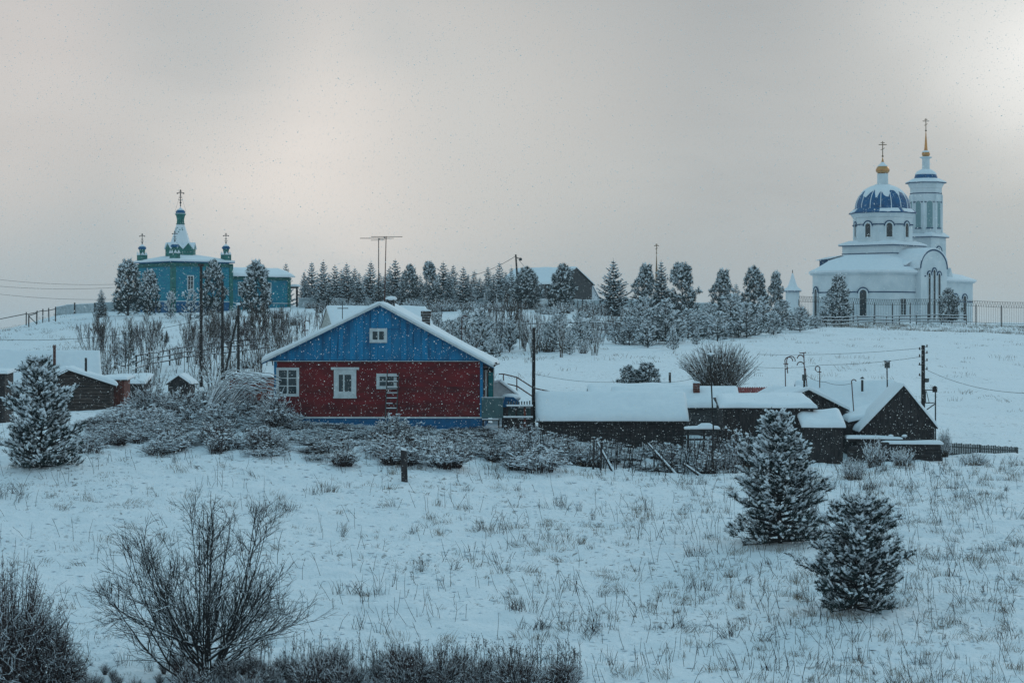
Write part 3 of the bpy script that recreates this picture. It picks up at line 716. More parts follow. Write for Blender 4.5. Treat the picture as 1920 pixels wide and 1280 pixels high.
rr = gable_shed('red_roofed_shed', 'shed with a red corrugated roof dusted with snow', 'shed', (X(1474, d), d+2, b0), math.radians(90), 4, 2.6, ez(750, d, b0), ez(729, d+2, b0), over=.1, snow=.1, wall='wood', side=False, roofm='redroof', snow_l=False, snow_r=False)
for k in range(22):
    y_ = .0+k*.128; he_, hr_2 = ez(750, d, b0), ez(729, d+2, b0)
    MB().beam((-2.1, y_-.05, he_-.03+.09), (0, y_-.05, hr_2+.09), .06, .05).build('roof_rib', 'redroof', rr)
snow_slab(rr, (-2.1, .9, ez(750, d, b0)+.09), (-2.1, 2.0, ez(750, d, b0)+.09), (-1.3, 1.7, ez(742, d, b0)+.09), (-1.2, 1.0, ez(742, d, b0)+.09), .08, wob=.15, seed=1)
d = 138; b0 = G(X(1610, d), d)-.1
eb = gable_shed('long_house', 'broad snow covered roof left of the A-frame with a thin stovepipe', 'house', (X(1692, d), d+3.6, b0), math.radians(90), 6.4, 5.4, ez(782, d, b0), ez(720, d+3.4, b0), over=.3, snow=.22, wall='wood')
s = (d+2.2)/FPX
q = MB().tube((-1.6, 2.0, ez(735, d, b0)), (-1.6, 2.0, ez(712, d+2, b0)), .07); q.build('stovepipe', 'metal', eb)
MB().lathe([(.16, ez(710, d+2, b0)), (.02, ez(706, d+2, b0))], 8, (-1.6, 2.0)).build('pipe_cowl', 'metal', eb)
# wedge shaped lean-to left of the A-frame
d = 119; b0 = G(X(1625, d), d)-.1
ln = thing('lean_to_shed', 'low dark lean-to with slanting snow roof touching the A-frame on its left', 'shed', (X(1625, d), d, b0))
s = d/FPX
MB().prism([(-32*s, 0, -.5), (34*s, 0, -.5), (34*s, 0, ez(774, d, b0)), (-32*s, 0, ez(789, d, b0))], (0, 3, 0)).build('wall', 'wood', ln)
vboards(ln, -32*s, 34*s, -.3, lambda x: ez(789, d, b0)+(x/s+32)/66*(15*s), -.03, .2, 'wood')
snow_slab(ln, (-36*s, -.25, ez(790, d, b0)), (-36*s, 3.2, ez(784, d, b0)), (36*s, 3.2, ez(766, d, b0)), (36*s, -.25, ez(774, d, b0)), .2, seed=7)
# A-frame
d = 116; b0 = G(X(1690, d), d)-.05; s = d/FPX
af = gable_shed('a_frame_shed', 'steep dark A-frame shed with thick snow on its left slope', 'shed', (X(1684, d), d, b0), math.radians(-3), 136*s, 4.6, ez(800, d, b0), ez(724, d, b0), over=.14, snow=.17, wall='wood',
    xr=10*s, eaves=(ez(806, d, b0), ez(797, d, b0)), bw=.19)
d2 = 114
st = thing('log_stack', 'low wall of stacked dark logs with snow on top before the A-frame', 'log pile', on(1684, d2)); s = d2/FPX
zz = lambda r: (640-r)*s-st.location.z
for i in range(5):
    za, zb_ = zz(864)+(zz(829)-zz(864))*i/5, zz(864)+(zz(829)-zz(864))*(i+1)/5
    xa = -92*s+rnd.uniform(-.1, .1)+(0 if i < 4 else .3)
    MB().tube((xa, rnd.uniform(-.05, .05), (za+zb_)/2), (82*s+rnd.uniform(-.12, .12), rnd.uniform(-.05, .05), (za+zb_)/2), (zb_-za)*.55, n=8).build('log', 'wood', st)
for i in range(3): MB().tube((-94*s, .5+i*.25, zz(824)), (52*s, .5+i*.25, zz(827)), .09, n=7).build('log', 'wood', st)
snow_slab(st, (-55*s+1, -.14, zz(831)), (83*s, -.14, zz(832)), (83*s, .35, zz(830)), (-30*s, .35, zz(829)), .12, seed=2)
snow_slab(st, (-94*s, .38, zz(822)), (10*s, .38, zz(823)), (10*s, 1.1, zz(823)), (-94*s, 1.1, zz(822)), .10, seed=6)
for u in (-10, 16): MB().ball((u*s, .6, zz(818)), .13, .6, 8).build('snow_cap', 'snow', st, smooth=True)
# snow laden table-like boards left of the plank shed
bn = thing('plank_table', 'low plank platform piled with snow against the grey shed', 'platform', on(1320, 114)); s = 114/FPX; zz = lambda r: (640-r)*s-bn.location.z
for r_, u0, u1 in ((803, -36, 30), (812, -30, 34), (822, -33, 33)):
    for k in range(2): MB().box(u0*s, u1*s, -.3+k*.3, -.05+k*.3, zz(r_+3), zz(r_)).build('plank', 'greywood', bn)
snow_slab(bn, (-36*s, -.32, zz(803)), (28*s, -.32, zz(803)), (28*s, .28, zz(802)), (-36*s, .28, zz(802)), .10, seed=3)
snow_slab(bn, (-12*s, -.2, zz(800)), (18*s, -.2, zz(800)), (14*s, .25, zz(799)), (-8*s, .25, zz(799)), .14, seed=3)
for u in (-30, 0, 30): MB().box(u*s-.05, u*s+.05, -.1, 0, -.4, zz(806)).build('post', 'wood', bn)

# picket fence at the right
pf = thing('picket_fence', 'grey picket fence running right from the A-frame shed', 'fence', on(1770, 120))
n = 42; o0 = pf.location
for i in range(n):
    f = i/(n-1); px_ = 1770+f*136; dd = 120+2*f; b_ = on(px_, dd)-o0; h = (Z(829+f*9, dd)-o0.z)-b_.z+rnd.uniform(-.03, .03)
    MB().box(b_.x-.035, b_.x+.035, b_.y, b_.y+.03, b_.z-.1, b_.z+max(h, .3)).build('picket', 'greyfence', pf)
for rr_ in (836, 850):
    a_ = P(1768, rr_, 120.05)-o0; b_ = P(1908, rr_+9, 122.05)-o0; MB().beam(a_, b_, .05, .06).build('rail', 'greyfence', pf)
for px_, dd in ((1770, 120.1), (1838, 121.1), (1907, 122.1)):
    b_ = on(px_, dd)-o0; MB().box(b_.x-.06, b_.x+.06, b_.y, b_.y+.12, b_.z-.3, P(px_, 829+(px_-1770)/15, dd).z-o0.z).build('post', 'greyfence', pf)

# ---------------------------------------------------------------- left hand yard
d = 152; b0 = G(X(70, d), d)-.2; s = d/FPX
lb = gable_shed('farmhouse', 'wide snow covered roof at the left edge behind the snowy pine', 'house', (X(168, d), d+3.2, b0), math.radians(102), 6, 7.4, ez(737, d, b0), ez(661, d+3, b0), over=.1, snow=.2, wall='wood', snow_r=True)
q = MB().tube((-1.5, 2.8, ez(690, d, b0)), (-1.5, 2.8, ez(646, d+3, b0)), .09); q.build('stovepipe', 'rust', lb)
d = 138; b0 = G(X(150, d), d)-.1; s = d/FPX
lg = gable_shed('log_cabin', 'log cabin with a thick snow roof and a black stovepipe, left of the red-brown shed', 'cabin', (X(134, d), d, b0), math.radians(9), 150*s, 4.5, ez(728, d, b0), ez(694, d, b0), over=.28, snow=.22, wall='logwood', boards='log', bw=.2,
    xr=-.25, eaves=(ez(727, d, b0), ez(722, d, b0)))
MB().tube(((160-134)*s, 1.2, ez(705, d, b0)), ((160-134)*s, 1.2, ez(671, d, b0)), .07).build('stovepipe', 'metal', lg)
d = 141; b0 = G(X(216, d), d)-.1
mono_shed('brown_shed', 'red-brown plank shed right of the log cabin', 'shed', (X(213, d), d, b0), 0, 40*d/FPX, 2.2, ez(713, d, b0), ez(708, d+2, b0), over=.22, snow=.12, wall='brownwood', bw=.16)
d = 124; b0 = G(X(0, d), d)-.1
mono_shed('dark_shed', 'dark shed corner at the left edge of the photo', 'shed', (X(-16, d), d, b0), 0, 50*d/FPX, 2.2, ez(702, d, b0), ez(697, d+2, b0), over=.15, snow=.14, wall='wood')
d = 140; b0 = G(X(336, d), d)-.1
gable_shed('small_shed', 'tiny gabled roof half buried in the bushes left of the house', 'shed', (X(335, d), d, b0), 0, 40*d/FPX, 3, ez(719, d, b0), ez(705, d, b0), over=.12, snow=.12, wall='wood', side=False)
d = 134; b0 = G(X(470, d), d)-.1
mono_shed('brown_shed', 'low brown shed hidden in the bushes just left of the red house', 'shed', (X(468, d), d, b0), 0, 76*d/FPX, 2.4, ez(709, d, b0), ez(705, d+2, b0), over=.12, snow=.12, wall='brownwood', bw=.18)
d = 145; b0 = G(X(250, d), d)-.1
mono_shed('small_shed', 'flat snow roof showing right of the red-brown shed', 'shed', (X(245, d+3), d+3, b0), 0, 52*d/FPX, 3, ez(722, d, b0), ez(706, d+3, b0), over=.1, snow=.15, wall='wood')
# gate posts
gp = thing('gate_post', 'leaning dark gate post with a snow cap by the brown shed', 'post', on(255, 122)); MB().beam((0, 0, -.3), (.08, 0, .95), .18, .16).build('post', 'wood', gp)
MB().ball((.08, 0, .98), .12, .6, 8).build('snow_cap', 'snow', gp, smooth=True)
gp = thing('gate_post', 'thinner gate post right of the leaning one, with a snow cap', 'post', on(268, 122)); MB().beam((0, 0, -.3), (.02, 0, 1.05), .09, .09).build('post', 'wood', gp)
MB().ball((.02, 0, 1.08), .1, .6, 8).build('snow_cap', 'snow', gp, smooth=True)

# ---------------------------------------------------------------- barn on the hill
d = 338; b0 = G(X(1060, d), d)-.3
hbn = gable_shed('hill_barn', 'old dark barn with a big snow roof on the hilltop', 'barn', (X(1078, d), d, b0), math.radians(48), 7.4, 11, ez(532, d, b0), ez(502, d, b0), over=.3, snow=.2, wall='greywood', bw=.45)
sn = thing('lean_to_shed', 'steep snow covered lean-to right of the hill barn', 'shed', (X(1108, d+4), d+4, b0), math.radians(20)); s = d/FPX
MB().prism([(-8*s, 0, -.5), (17*s, 0, -.5), (17*s, 0, ez(561, d, b0)), (-4*s, 0, ez(522, d, b0)), (-8*s, 0, ez(520, d, b0))], (0, 4, 0)).build('wall', 'snow', sn)
snow_slab(sn, (20*s, -.2, ez(563, d, b0)), (20*s, 4.2, ez(563, d, b0)), (-5*s, 4.2, ez(520, d, b0)), (-5*s, -.2, ez(520, d, b0)), .2, seed=3)
# leaning pole on the barn with lamp
lp = thing('utility_pole', 'leaning pole with an insulator arm at the left end of the hill barn', 'utility pole', P(973, 560, 325)); o0 = lp.location
MB().tube((0, 0, -.8), P(967, 477, 325)-o0, .16, .11, 7).build('pole', 'polewood', lp)
MB().beam(P(967, 482, 325)-o0, P(976, 485, 325)-o0, .08, .08).build('arm', 'metal', lp)
MB().ball(P(976, 486, 325)-o0, .22, 1, 6).build('insulator', 'metal', lp)
# ---------------------------------------------------------------- white church
CDIST = 343.0; cs = CDIST/FPX; cb = 2.6
phi = math.radians(40)
ch_ = thing('white_church', 'white stone church with a blue dome and bell tower on the right of the hill', 'church', (X(1655, CDIST), CDIST, cb), -phi)
# local: +x = right front normal, +y = right/back.  world = rot(-phi): ex=(cos,-sin) ey=(sin,cos)
cz = lambda r: (640-r)*cs-cb
WALLB = -1.5
def poly_ring(mb, pts, z0, z1, m=0):
    n = len(pts); mb.add([(x, y, z0) for x, y in pts]+[(x, y, z1) for x, y in pts],
        [(k, (k+1) % n, n+(k+1) % n, n+k) for k in range(n)]+[tuple(range(n))[::-1], tuple(range(n, 2*n))], m)
def scaled(pts, k, c=(0, 0)): return [((x-c[0])*k+c[0], (y-c[1])*k+c[1]) for x, y in pts]
def grow(pts, g_, c=(0, 0)):
    out = []
    for x, y in pts:
        d_ = math.hypot(x-c[0], y-c[1]); out.append((x+(x-c[0])/d_*g_, y+(y-c[1])/d_*g_))
    return out
# lower body with rounded apse towards the left
na = 14; A7 = 7.4; ap = [(-A7*math.cos(math.pi*k/na), -5-6.6*math.sin(math.pi*k/na)) for k in range(na+1)]
body = ap+[(A7, 3.6), (-A7, 3.6)]
q = MB(); poly_ring(q, body, WALLB, cz(516)); q.build('wall', 'churchwhite', ch_)
q = MB(); poly_ring(q, grow(body, .35, (0, -3)), cz(517), cz(514)); q.build('cornice', 'churchwhite', ch_)
q = MB(); poly_ring(q, grow(body, .07, (0, -3)), cz(551), cz(549)); q.build('belt_course', 'churchblue', ch_)
# conical snow roof over the apse
q = MB(); r0 = grow(body, .55, (0, -3)); r1 = scaled(grow(body, .3, (0, -3)), .82, (0, -2)); r1 = scaled(body, .90, (0, -2)); r2 = scaled(body, .74, (0, -1.5)); r3 = scaled(body, .56, (0, -1))
n = len(r0); v = [(x, y, cz(514)) for x, y in r0]+[(x, y, cz(514)+.28) for x, y in r0]+[(x, y, cz(501)) for x, y in r1]+[(x, y, cz(489)) for x, y in r2]+[(x, y, cz(480)) for x, y in r3]
f = [(j*n+k, j*n+(k+1) % n, (j+1)*n+(k+1) % n, (j+1)*n+k) for j in range(4) for k in range(n)]+[tuple(range(n))[::-1], tuple(range(4*n, 5*n))]
q.add(v, f); q.build('snow_cover', 'snow', ch_, smooth=True)
# dormer on the apse roof
q = MB(); q.prism([(-6.2, -6.8, cz(507)), (-6.2, -5.0, cz(507)), (-6.2, -5.0, cz(488)), (-6.2, -6.8, cz(488))], (2.6, 0, .2)); dm = q.build('dormer', 'churchblue', ch_)
q = MB(); q.prism([(-6.7, -7.3, cz(489)), (-6.7, -4.7, cz(489)), (-5, -4.7, cz(484)), (-5, -7.3, cz(484))], (2.6, 0, .25)); q.build('snow_cover', 'snow', ch_)
# west part, lower
wb = [(A7, 3.6), (A7, 12.5), (6.0, 14.4), (-6.0, 14.4), (-A7, 12.5), (-A7, 3.6)]
q = MB(); poly_ring(q, wb, WALLB, cz(528)); q.build('wall', 'churchwhite', ch_)
q = MB(); poly_ring(q, grow(wb, .35, (0, 8)), cz(529), cz(526.5)); q.build('cornice', 'churchwhite', ch_)
q = MB(); poly_ring(q, grow(wb, .06, (0, 8)), cz(566), cz(564)); q.build('belt_course', 'churchblue', ch_)
q = MB(); r0 = grow(wb, .55, (0, 8)); r1 = scaled(wb, .82, (0, 8.2)); r2 = scaled(wb, .45, (0, 8)); n = len(r0)
v = [(x, y, cz(526.5)) for x, y in r0]+[(x, y, cz(526.5)+.25) for x, y in r0]+[(x, y, cz(514)) for x, y in r1]+[(x, y, cz(506)) for x, y in r2]
q.add(v, [(j*n+k, j*n+(k+1) % n, (j+1)*n+(k+1) % n, (j+1)*n+k) for j in range(3) for k in range(n)]+[tuple(range(n))[::-1], tuple(range(3*n, 4*n))]); q.build('snow_cover', 'snow', ch_, smooth=True)
q = MB(); q.prism([(7.0, 6.3, cz(522)), (7.0, 7.6, cz(522)), (7.0, 6.95, cz(502))], (-3, 0, .1)); q.build('dormer', 'churchwhite', ch_)
# barrel vaulted arm with the round gable
ar = 3.55; ne = 16; arc = [(ar*math.cos(math.pi*k/ne), cz(506)+(cz(472.5)-cz(506))*math.sin(math.pi*k/ne)) for k in range(ne+1)]
AX = 8.3
q = MB(); q.prism([(AX, y_, z_) for y_, z_ in [(ar, WALLB)]+arc+[(-ar, WALLB)]], (-AX-4, 0, 0)); q.build('wall', 'churchwhite', ch_)
def arc_shell(yr0, zr0, yr1, zr1, x0_, x1_, k0=0, k1=ne):
    q = MB()
    for k in range(k0, k1):
        a, b_ = math.pi*k/ne, math.pi*(k+1)/ne
        o = lambda r, zr, t_: (r*math.cos(t_), cz(506)+zr*math.sin(t_))
        p4 = [o(yr0, zr0, a), o(yr0, zr0, b_), o(yr1, zr1, b_), o(yr1, zr1, a)]
        q.prism([(x0_, y_, z_) for y_, z_ in p4], (x1_-x0_, 0, 0))
    return q
hz0 = cz(472.5)-cz(506)
arc_shell(ar-.01, hz0-.01, ar+.22, hz0+.22, AX-.5, AX+.06).build('gable_rim', 'churchblue', ch_)
arc_shell(ar-.01, hz0-.01, ar+.42, hz0+.42, AX-.02, -4.05).build('snow_cover', 'snow', ch_, smooth=True)
arc_shell(ar+.221, hz0+.221, ar+.46, hz0+.40, AX+.06, AX-.5, 2, 14).build('snow_cover', 'snow', ch_, smooth=True)
# shoulder walls beside the gable (upper strip) with their snow
for sy in (-1, 1):
    y0, y1 = sy*ar, sy*5.2
    q = MB().box(0.5, 6.6, min(y0, y1), max(y0, y1), cz(516), cz(502)); q.build('wall', 'churchwhite', ch_)
    q = MB().box(0.4, 6.75, min(y0, y1)-.1, max(y0, y1)+.12, cz(502), cz(500.6)); q.build('cornice', 'churchblue', ch_)
    snow_slab(ch_, (6.9, sy*5.4, cz(500.5)), (0.2, sy*5.4, cz(500.5)), (0.2, sy*3.0, cz(488)), (6.9, sy*3.0, cz(490)), .25, seed=sy+2)
for ty, hh, r0_ in ((-1.35, 7.0, 514), (0.0, 8.2, 508), (1.35, 7.0, 514)):
    arch_window(ch_, AX, ty, cz(600), .62, cz(r0_)-cz(600), math.radians(90), fr=.17)
MB().box(AX, AX+.1, -2.6, -2.3, cz(521), cz(519)).build('belt_course', 'churchblue', ch_)
for ty in (7.5, 10.1): arch_window(ch_, A7, ty, cz(600), .95, cz(552.5)-cz(600)-.1, math.radians(90))
# windows of the apse and long wall
for ang, top_ in ((128, 543), (62, 546)):
    a = math.radians(ang); x_, y_ = -A7*math.cos(math.pi-a), -5-6.6*math.sin(a)
    nx, ny_ = math.cos(a)*-1*-1, 0
    X_, Y_ = A7*math.cos(a), -5-6.6*math.sin(a); nn = Vector((X_/A7**2, (Y_+5)/6.6**2)).normalized()
    arch_window(ch_, X_+nn.x*.02, Y_+nn.y*.02, cz(594), .95, cz(top_)-cz(594), math.atan2(nn.x, -nn.y), fr=.2)
window(ch_, 5.6*math.cos(0)+1.7, -6.6, cz(577), .95, 2.4, cols=2, rows=3, fr=.08, mf='churchwhite', rz=math.radians(62))
# plinth and its roofs
sq = [(-4.25, -4.25), (4.25, -4.25), (4.25, 4.25), (-4.25, 4.25)]
sqb = scaled(sq, .97)
q = MB(); poly_ring(q, sqb, cz(492), cz(462.5)); q.build('wall', 'churchwhite', ch_)
q = MB(); poly_ring(q, scaled(sq, .985), cz(477.5), cz(476)); q.build('belt_course', 'churchblue', ch_)
q = MB(); poly_ring(q, scaled(sq, 1.06), cz(462.5), cz(461)); q.build('cornice', 'churchblue', ch_)
def frustum(p0, z0, p1, z1, lip=.15):
    n = len(p0); q = MB()
    q.add([(x, y, z0) for x, y in p0]+[(x, y, z0+lip) for x, y in p0]+[(x, y, z1) for x, y in p1],
        [(j*n+k, j*n+(k+1) % n, (j+1)*n+(k+1) % n, (j+1)*n+k) for j in range(2) for k in range(n)]+[tuple(range(n))[::-1], tuple(range(2*n, 3*n))]); return q
frustum(scaled(sq, 1.07), cz(461), scaled(sq, .8), cz(452), .18).build('snow_cover', 'snow', ch_)
# drum: octagon with faces along the square's sides
def ngon(r, n=8, rot=math.pi/8, c=(0, 0)): return [(c[0]+r*math.cos(2*math.pi*k/n+rot), c[1]+r*math.sin(2*math.pi*k/n+rot)) for k in range(n)]
apo = 3.9; rr8 = apo/math.cos(math.pi/8)
q = MB(); poly_ring(q, ngon(rr8), cz(459), cz(404)); q.build('drum', 'churchwhite', ch_)
frustum(ngon(rr8), cz(410), ngon(rr8*1.10), cz(401.5), .05).build('cornice', 'churchwhite', ch_)
q = MB(); poly_ring(q, ngon(rr8*1.15), cz(401.5), cz(400.2)); q.build('cornice', 'churchblue', ch_)
frustum(ngon(rr8*1.14), cz(400.2), ngon(rr8*.96), cz(391), .06).build('dome_skirt', 'domeblue', ch_)
for k in range(8):
    a = 2*math.pi*k/8; arch_window(ch_, apo*math.cos(a), apo*math.sin(a), cz(446), .85, cz(420)-cz(446), a+math.pi/2, fr=.2)
    t0 = Vector((-math.sin(a), math.cos(a))); n0 = Vector((math.cos(a), math.sin(a)))*(apo+.06)
    for sg in (-1, 1):
        p = n0+t0*sg*.80; e = n0+t0*sg*1.60
        MB().beam((p.x, p.y, cz(422.6)), (e.x, e.y, cz(422.6)), .12, .16).build('belt_course', 'churchblue', ch_)
    if k not in (3, 6):
        w_ = rr8*1.14*math.sin(math.pi/8)*.8; o_ = apo*1.13
        a1 = Vector((math.cos(a), math.sin(a)))
        p = [a1*o_+t0*w_, a1*o_-t0*w_, a1*(apo*1.0)-t0*w_*.85, a1*(apo*1.0)+t0*w_*.85]; zz4 = (cz(399.5), cz(399.5), cz(393.5), cz(393.5))
        if k == 5: p[0] = a1*o_+t0*w_*.95
        snow_slab(ch_, *[(b_.x, b_.y, z_) for b_, z_ in zip(p, zz4)], .16, name='snow_patch', wob=.2, seed=k, nu=16, nv=12)
dr, dh = 3.88, cz(347)-cz(393)
prof = [(dr*math.cos(t_)**.92 if t_ < 1.5 else .75, cz(393)+dh*math.sin(t_)) for t_ in np.linspace(0, 1.38, 14)]
q = MB().lathe(prof, 48); q.build('dome', 'domeblue', ch_, smooth=True)
for k in range(16):
    a = 2*math.pi*k/16+.08; q = MB()
    q.path([((r_+.03)*math.cos(a), (r_+.03)*math.sin(a), z_+.01) for r_, z_ in prof], .055, 5); q.build('dome_rib', 'snow', ch_)
# snow lying on the upper dome with a ragged lower edge
V_, F_ = [], []; nk = 96
for j, t_ in enumerate(np.linspace(0, 1, 9)):
    for k in range(nk):
        a = 2*math.pi*k/nk; rag = .70+.10*math.sin(a*16)*.4+.5*float(vnoise(np.array([a*6]), np.array([2.2]))[0])-(.13 if math.cos(a*16-.08*16) < -.2 else 0)*0
        th = rag+(1.40-rag)*t_; r_ = dr*max(math.cos(th), 0)**.92; off = .10*min(1, t_*5)
        V_.append(((r_+off*math.cos(th)+.012)*math.cos(a), (r_+off*math.cos(th)+.012)*math.sin(a), cz(393)+dh*math.sin(th)+off*math.sin(th)+.006))
for j in range(8): F_ += [(j*nk+k, j*nk+(k+1) % nk, (j+1)*nk+(k+1) % nk, (j+1)*nk+k) for k in range(nk)]
MB().add(V_, F_).build('snow_cover', 'snow', ch_, smooth=True)
q = MB().lathe([(1.1, cz(348)), (1.1, cz(346)), (.78, cz(346)), (.78, cz(345)), (.76, cz(328)), (.80, cz(326))], 24); q.build('neck', 'churchwhite', ch_, smooth=True)
onion(ch_, 0, 0, cz(325), 1.0, 'gold', hs=1.45)
MB().lathe([(.2, cz(304)), (.03, cz(295))], 10).build('spire', 'gold', ch_); MB().ball((0, 0, cz(293)), .15, 1, 8).build('ball', 'dullgold', ch_)
cross(ch_, 0, 0, cz(292.5), (292.5-265)*cs, 'dullgold', t=.055, rz=phi)
# bell tower
czt = lambda r: (640-r)*351.4/FPX-cb
tc_ = (0.4, 11.3); tow = [(tc_[0]+a, tc_[1]+b_) for a, b_ in ((-2.1, -2.1), (2.1, -2.1), (2.1, 2.1), (-2.1, 2.1))]
q = MB(); poly_ring(q, tow, WALLB, czt(446)); q.build('tower_wall', 'churchwhite', ch_)
q = MB(); poly_ring(q, scaled(tow, 1.17, tc_), czt(446), czt(444.6)); q.build('cornice', 'churchblue', ch_)
frustum(scaled(tow, 1.17, tc_), czt(444.6), scaled(tow, .9, tc_), czt(436), .14).build('snow_cover', 'snow', ch_)
q = MB()
for k in range(20):
    for r_, m_, y_ in ((.56, 0, .08), (.80, 1, .12)):
        if m_ == 1 and k >= 12: continue
        a, b_ = 2*math.pi*k/20-.2*(m_ == 1), 2*math.pi*(k+1)/20-.2*(m_ == 1); w_ = .18 if m_ == 0 else .13
        q.prism([(0, r_*math.cos(a), r_*math.sin(a)), (0, r_*math.cos(b_), r_*math.sin(b_)), (0, (r_+w_)*math.cos(b_), (r_+w_)*math.sin(b_)), (0, (r_+w_)*math.cos(a), (r_+w_)*math.sin(a))], (y_, 0, 0), m_)
o = q.build('round_window', ['churchwhite', 'churchblue'], ch_, loc=(tc_[0]+2.1, tc_[1], czt(473.5)))
p = MB().lathe([(.55, 0), (.55, .03)], 20).build('pane', 'glass'); p.parent = o; p.rotation_euler = (0, math.pi/2, 0)
tr = 2.12/math.cos(math.pi/8)
q = MB(); poly_ring(q, ngon(tr, c=tc_), czt(440), czt(352)); q.build('bell_stage', 'churchwhite', ch_)
frustum(ngon(tr, c=tc_), czt(354), ngon(tr*1.17, c=tc_), czt(344.5), .03).build('cornice', 'churchwhite', ch_)
q = MB(); poly_ring(q, ngon(tr*1.30, c=tc_), czt(344.5), czt(342.8)); q.build('cornice', 'churchblue', ch_)
frustum(ngon(tr*1.30, c=tc_), czt(342.8), ngon(tr*.84, c=tc_), czt(335), .08).build('snow_cover', 'snow', ch_)
q = MB(); poly_ring(q, ngon(tr*1.02, c=tc_), czt(364.2), czt(362.6)); q.build('belt_course', 'churchblue', ch_)
for k in range(8):
    a = 2*math.pi*k/8; n0 = Vector((math.cos(a), math.sin(a))); t0 = Vector((-n0.y, n0.x)); b0_ = Vector(tc_)+n0*2.12
    arch_window(ch_, b0_.x, b0_.y, czt(428), .85, czt(378)-czt(428), a+math.pi/2, fr=.06, depth=.05, bars=False, pm='niche', hood=False, name='bell_opening')
    MB().box(-.5, .5, -.12, .02, 0, .16).build('sill', 'churchblue', ch_, loc=(b0_.x, b0_.y, czt(430))).rotation_euler = (0, 0, a+math.pi/2)
    MB().box(-.86, -.46, -.10, .02, 0, .16).build('belt_course', 'churchblue', ch_, loc=(b0_.x, b0_.y, czt(381))).rotation_euler = (0, 0, a+math.pi/2)
    MB().box(.46, .86, -.10, .02, 0, .16).build('belt_course', 'churchblue', ch_, loc=(b0_.x, b0_.y, czt(381))).rotation_euler = (0, 0, a+math.pi/2)
    c_ = ngon(tr*1.01, c=tc_)[k]; MB().tube((c_[0], c_[1], czt(437)), (c_[0], c_[1], czt(366)), .13, n=6).build('pilaster', 'churchwhite', ch_)
prof = [(1.68*math.cos(t_), czt(335.5)+(czt(317)-czt(335.5))*math.sin(t_)) for t_ in np.linspace(0, 1.3, 10)]
MB().lathe(prof, 32, tc_).build('small_dome', 'domeblue', ch_, smooth=True)
prof2 = [(r_+.07, z_+.05) for r_, z_ in prof[3:]]; prof2 = [(prof2[0][0]-.06, prof2[0][1]-.06)]+prof2
MB().lathe(prof2, 32, tc_).build('snow_cover', 'snow', ch_, smooth=True)
MB().lathe([(.56, czt(319)), (.54, czt(298)), (.70, czt(297)), (.92, czt(295.5)), (.92, czt(294.8)), (.3, czt(293))], 20, tc_).build('neck', 'churchwhite', ch_, smooth=True)
MB().ball((*tc_, czt(289)), .60, .85, 14).build('gilded_ball', 'gold', ch_, smooth=True)
pr2 = [(.64*math.cos(t_), czt(289)+.56*math.sin(t_)) for t_ in np.linspace(.45, 1.5, 6)]; MB().lathe(pr2, 14, tc_).build('snow_cap', 'snow', ch_, smooth=True)
MB().lathe([(.26, czt(283)), (.05, czt(247))], 10, tc_).build('spire', 'gold', ch_); MB().ball((*tc_, czt(245)), .14, 1, 8).build('ball', 'dullgold', ch_)
cross(ch_, *tc_, czt(244.5), (244.5-222)*cs*1.02, 'dullgold', t=.05, rz=phi)
# small corner turret of the churchyard
d = 334; tb = G(X(1486, d), d)
tt = thing('churchyard_turret', 'small white turret with a bell shaped snow roof left of the white church', 'turret', (X(1486, d), d, tb)); s = d/FPX; tz = lambda r: (640-r)*s-tb
MB().lathe([(13*s, -1), (13*s, tz(547)), (14*s, tz(546))], 20).build('wall', 'churchwhite', tt, smooth=True)
MB().lathe([(16.5*s, tz(547)), (16.5*s, tz(545.4))], 20).build('cornice', 'churchblue', tt)
MB().lathe([(17*s, tz(545.4)), (16.6*s, tz(543)), (10*s, tz(538)), (7*s, tz(532)), (4*s, tz(522)), (1*s, tz(512))], 20).build('snow_cover', 'snow', tt, smooth=True)
MB().tube((0, 0, tz(514)), (0, 0, tz(506)), .05).build('finial', 'metal', tt)
# gilded spire behind the hill pines
d = 420
sp = thing('distant_spire', 'thin gilded spire with a cross rising behind the middle pines', 'spire', (X(1231, d), d, Z(600, d))); s = d/FPX; tz = lambda r: (r-600)*-s
MB().lathe([(2.4*s, tz(600)), (2.2*s, tz(515)), (.5*s, tz(477))], 8).build('spire', 'dullgold', sp); MB().ball((0, 0, tz(475)), 1.4*s, n=6).build('ball', 'dullgold', sp)
cross(sp, 0, 0, tz(474), 17*s, 'dullgold', t=.06)

# ---------------------------------------------------------------- blue wooden church on the left
GD = 300.0; gs = GD/FPX; gb = 3.3; ph = math.radians(51)
gc = thing('wooden_church', 'blue wooden church with green trim and small onion domes on the left of the hill', 'church', (X(345, GD), GD, gb), -ph)
z3 = lambda r: (640-r)*gs-gb
sq = [(-4.1, -4.1), (4.1, -4.1), (4.1, 4.1), (-4.1, 4.1)]
q = MB(); poly_ring(q, scaled(sq, .985), -1.5, z3(492)); q.build('wall', 'churchcyan', gc)
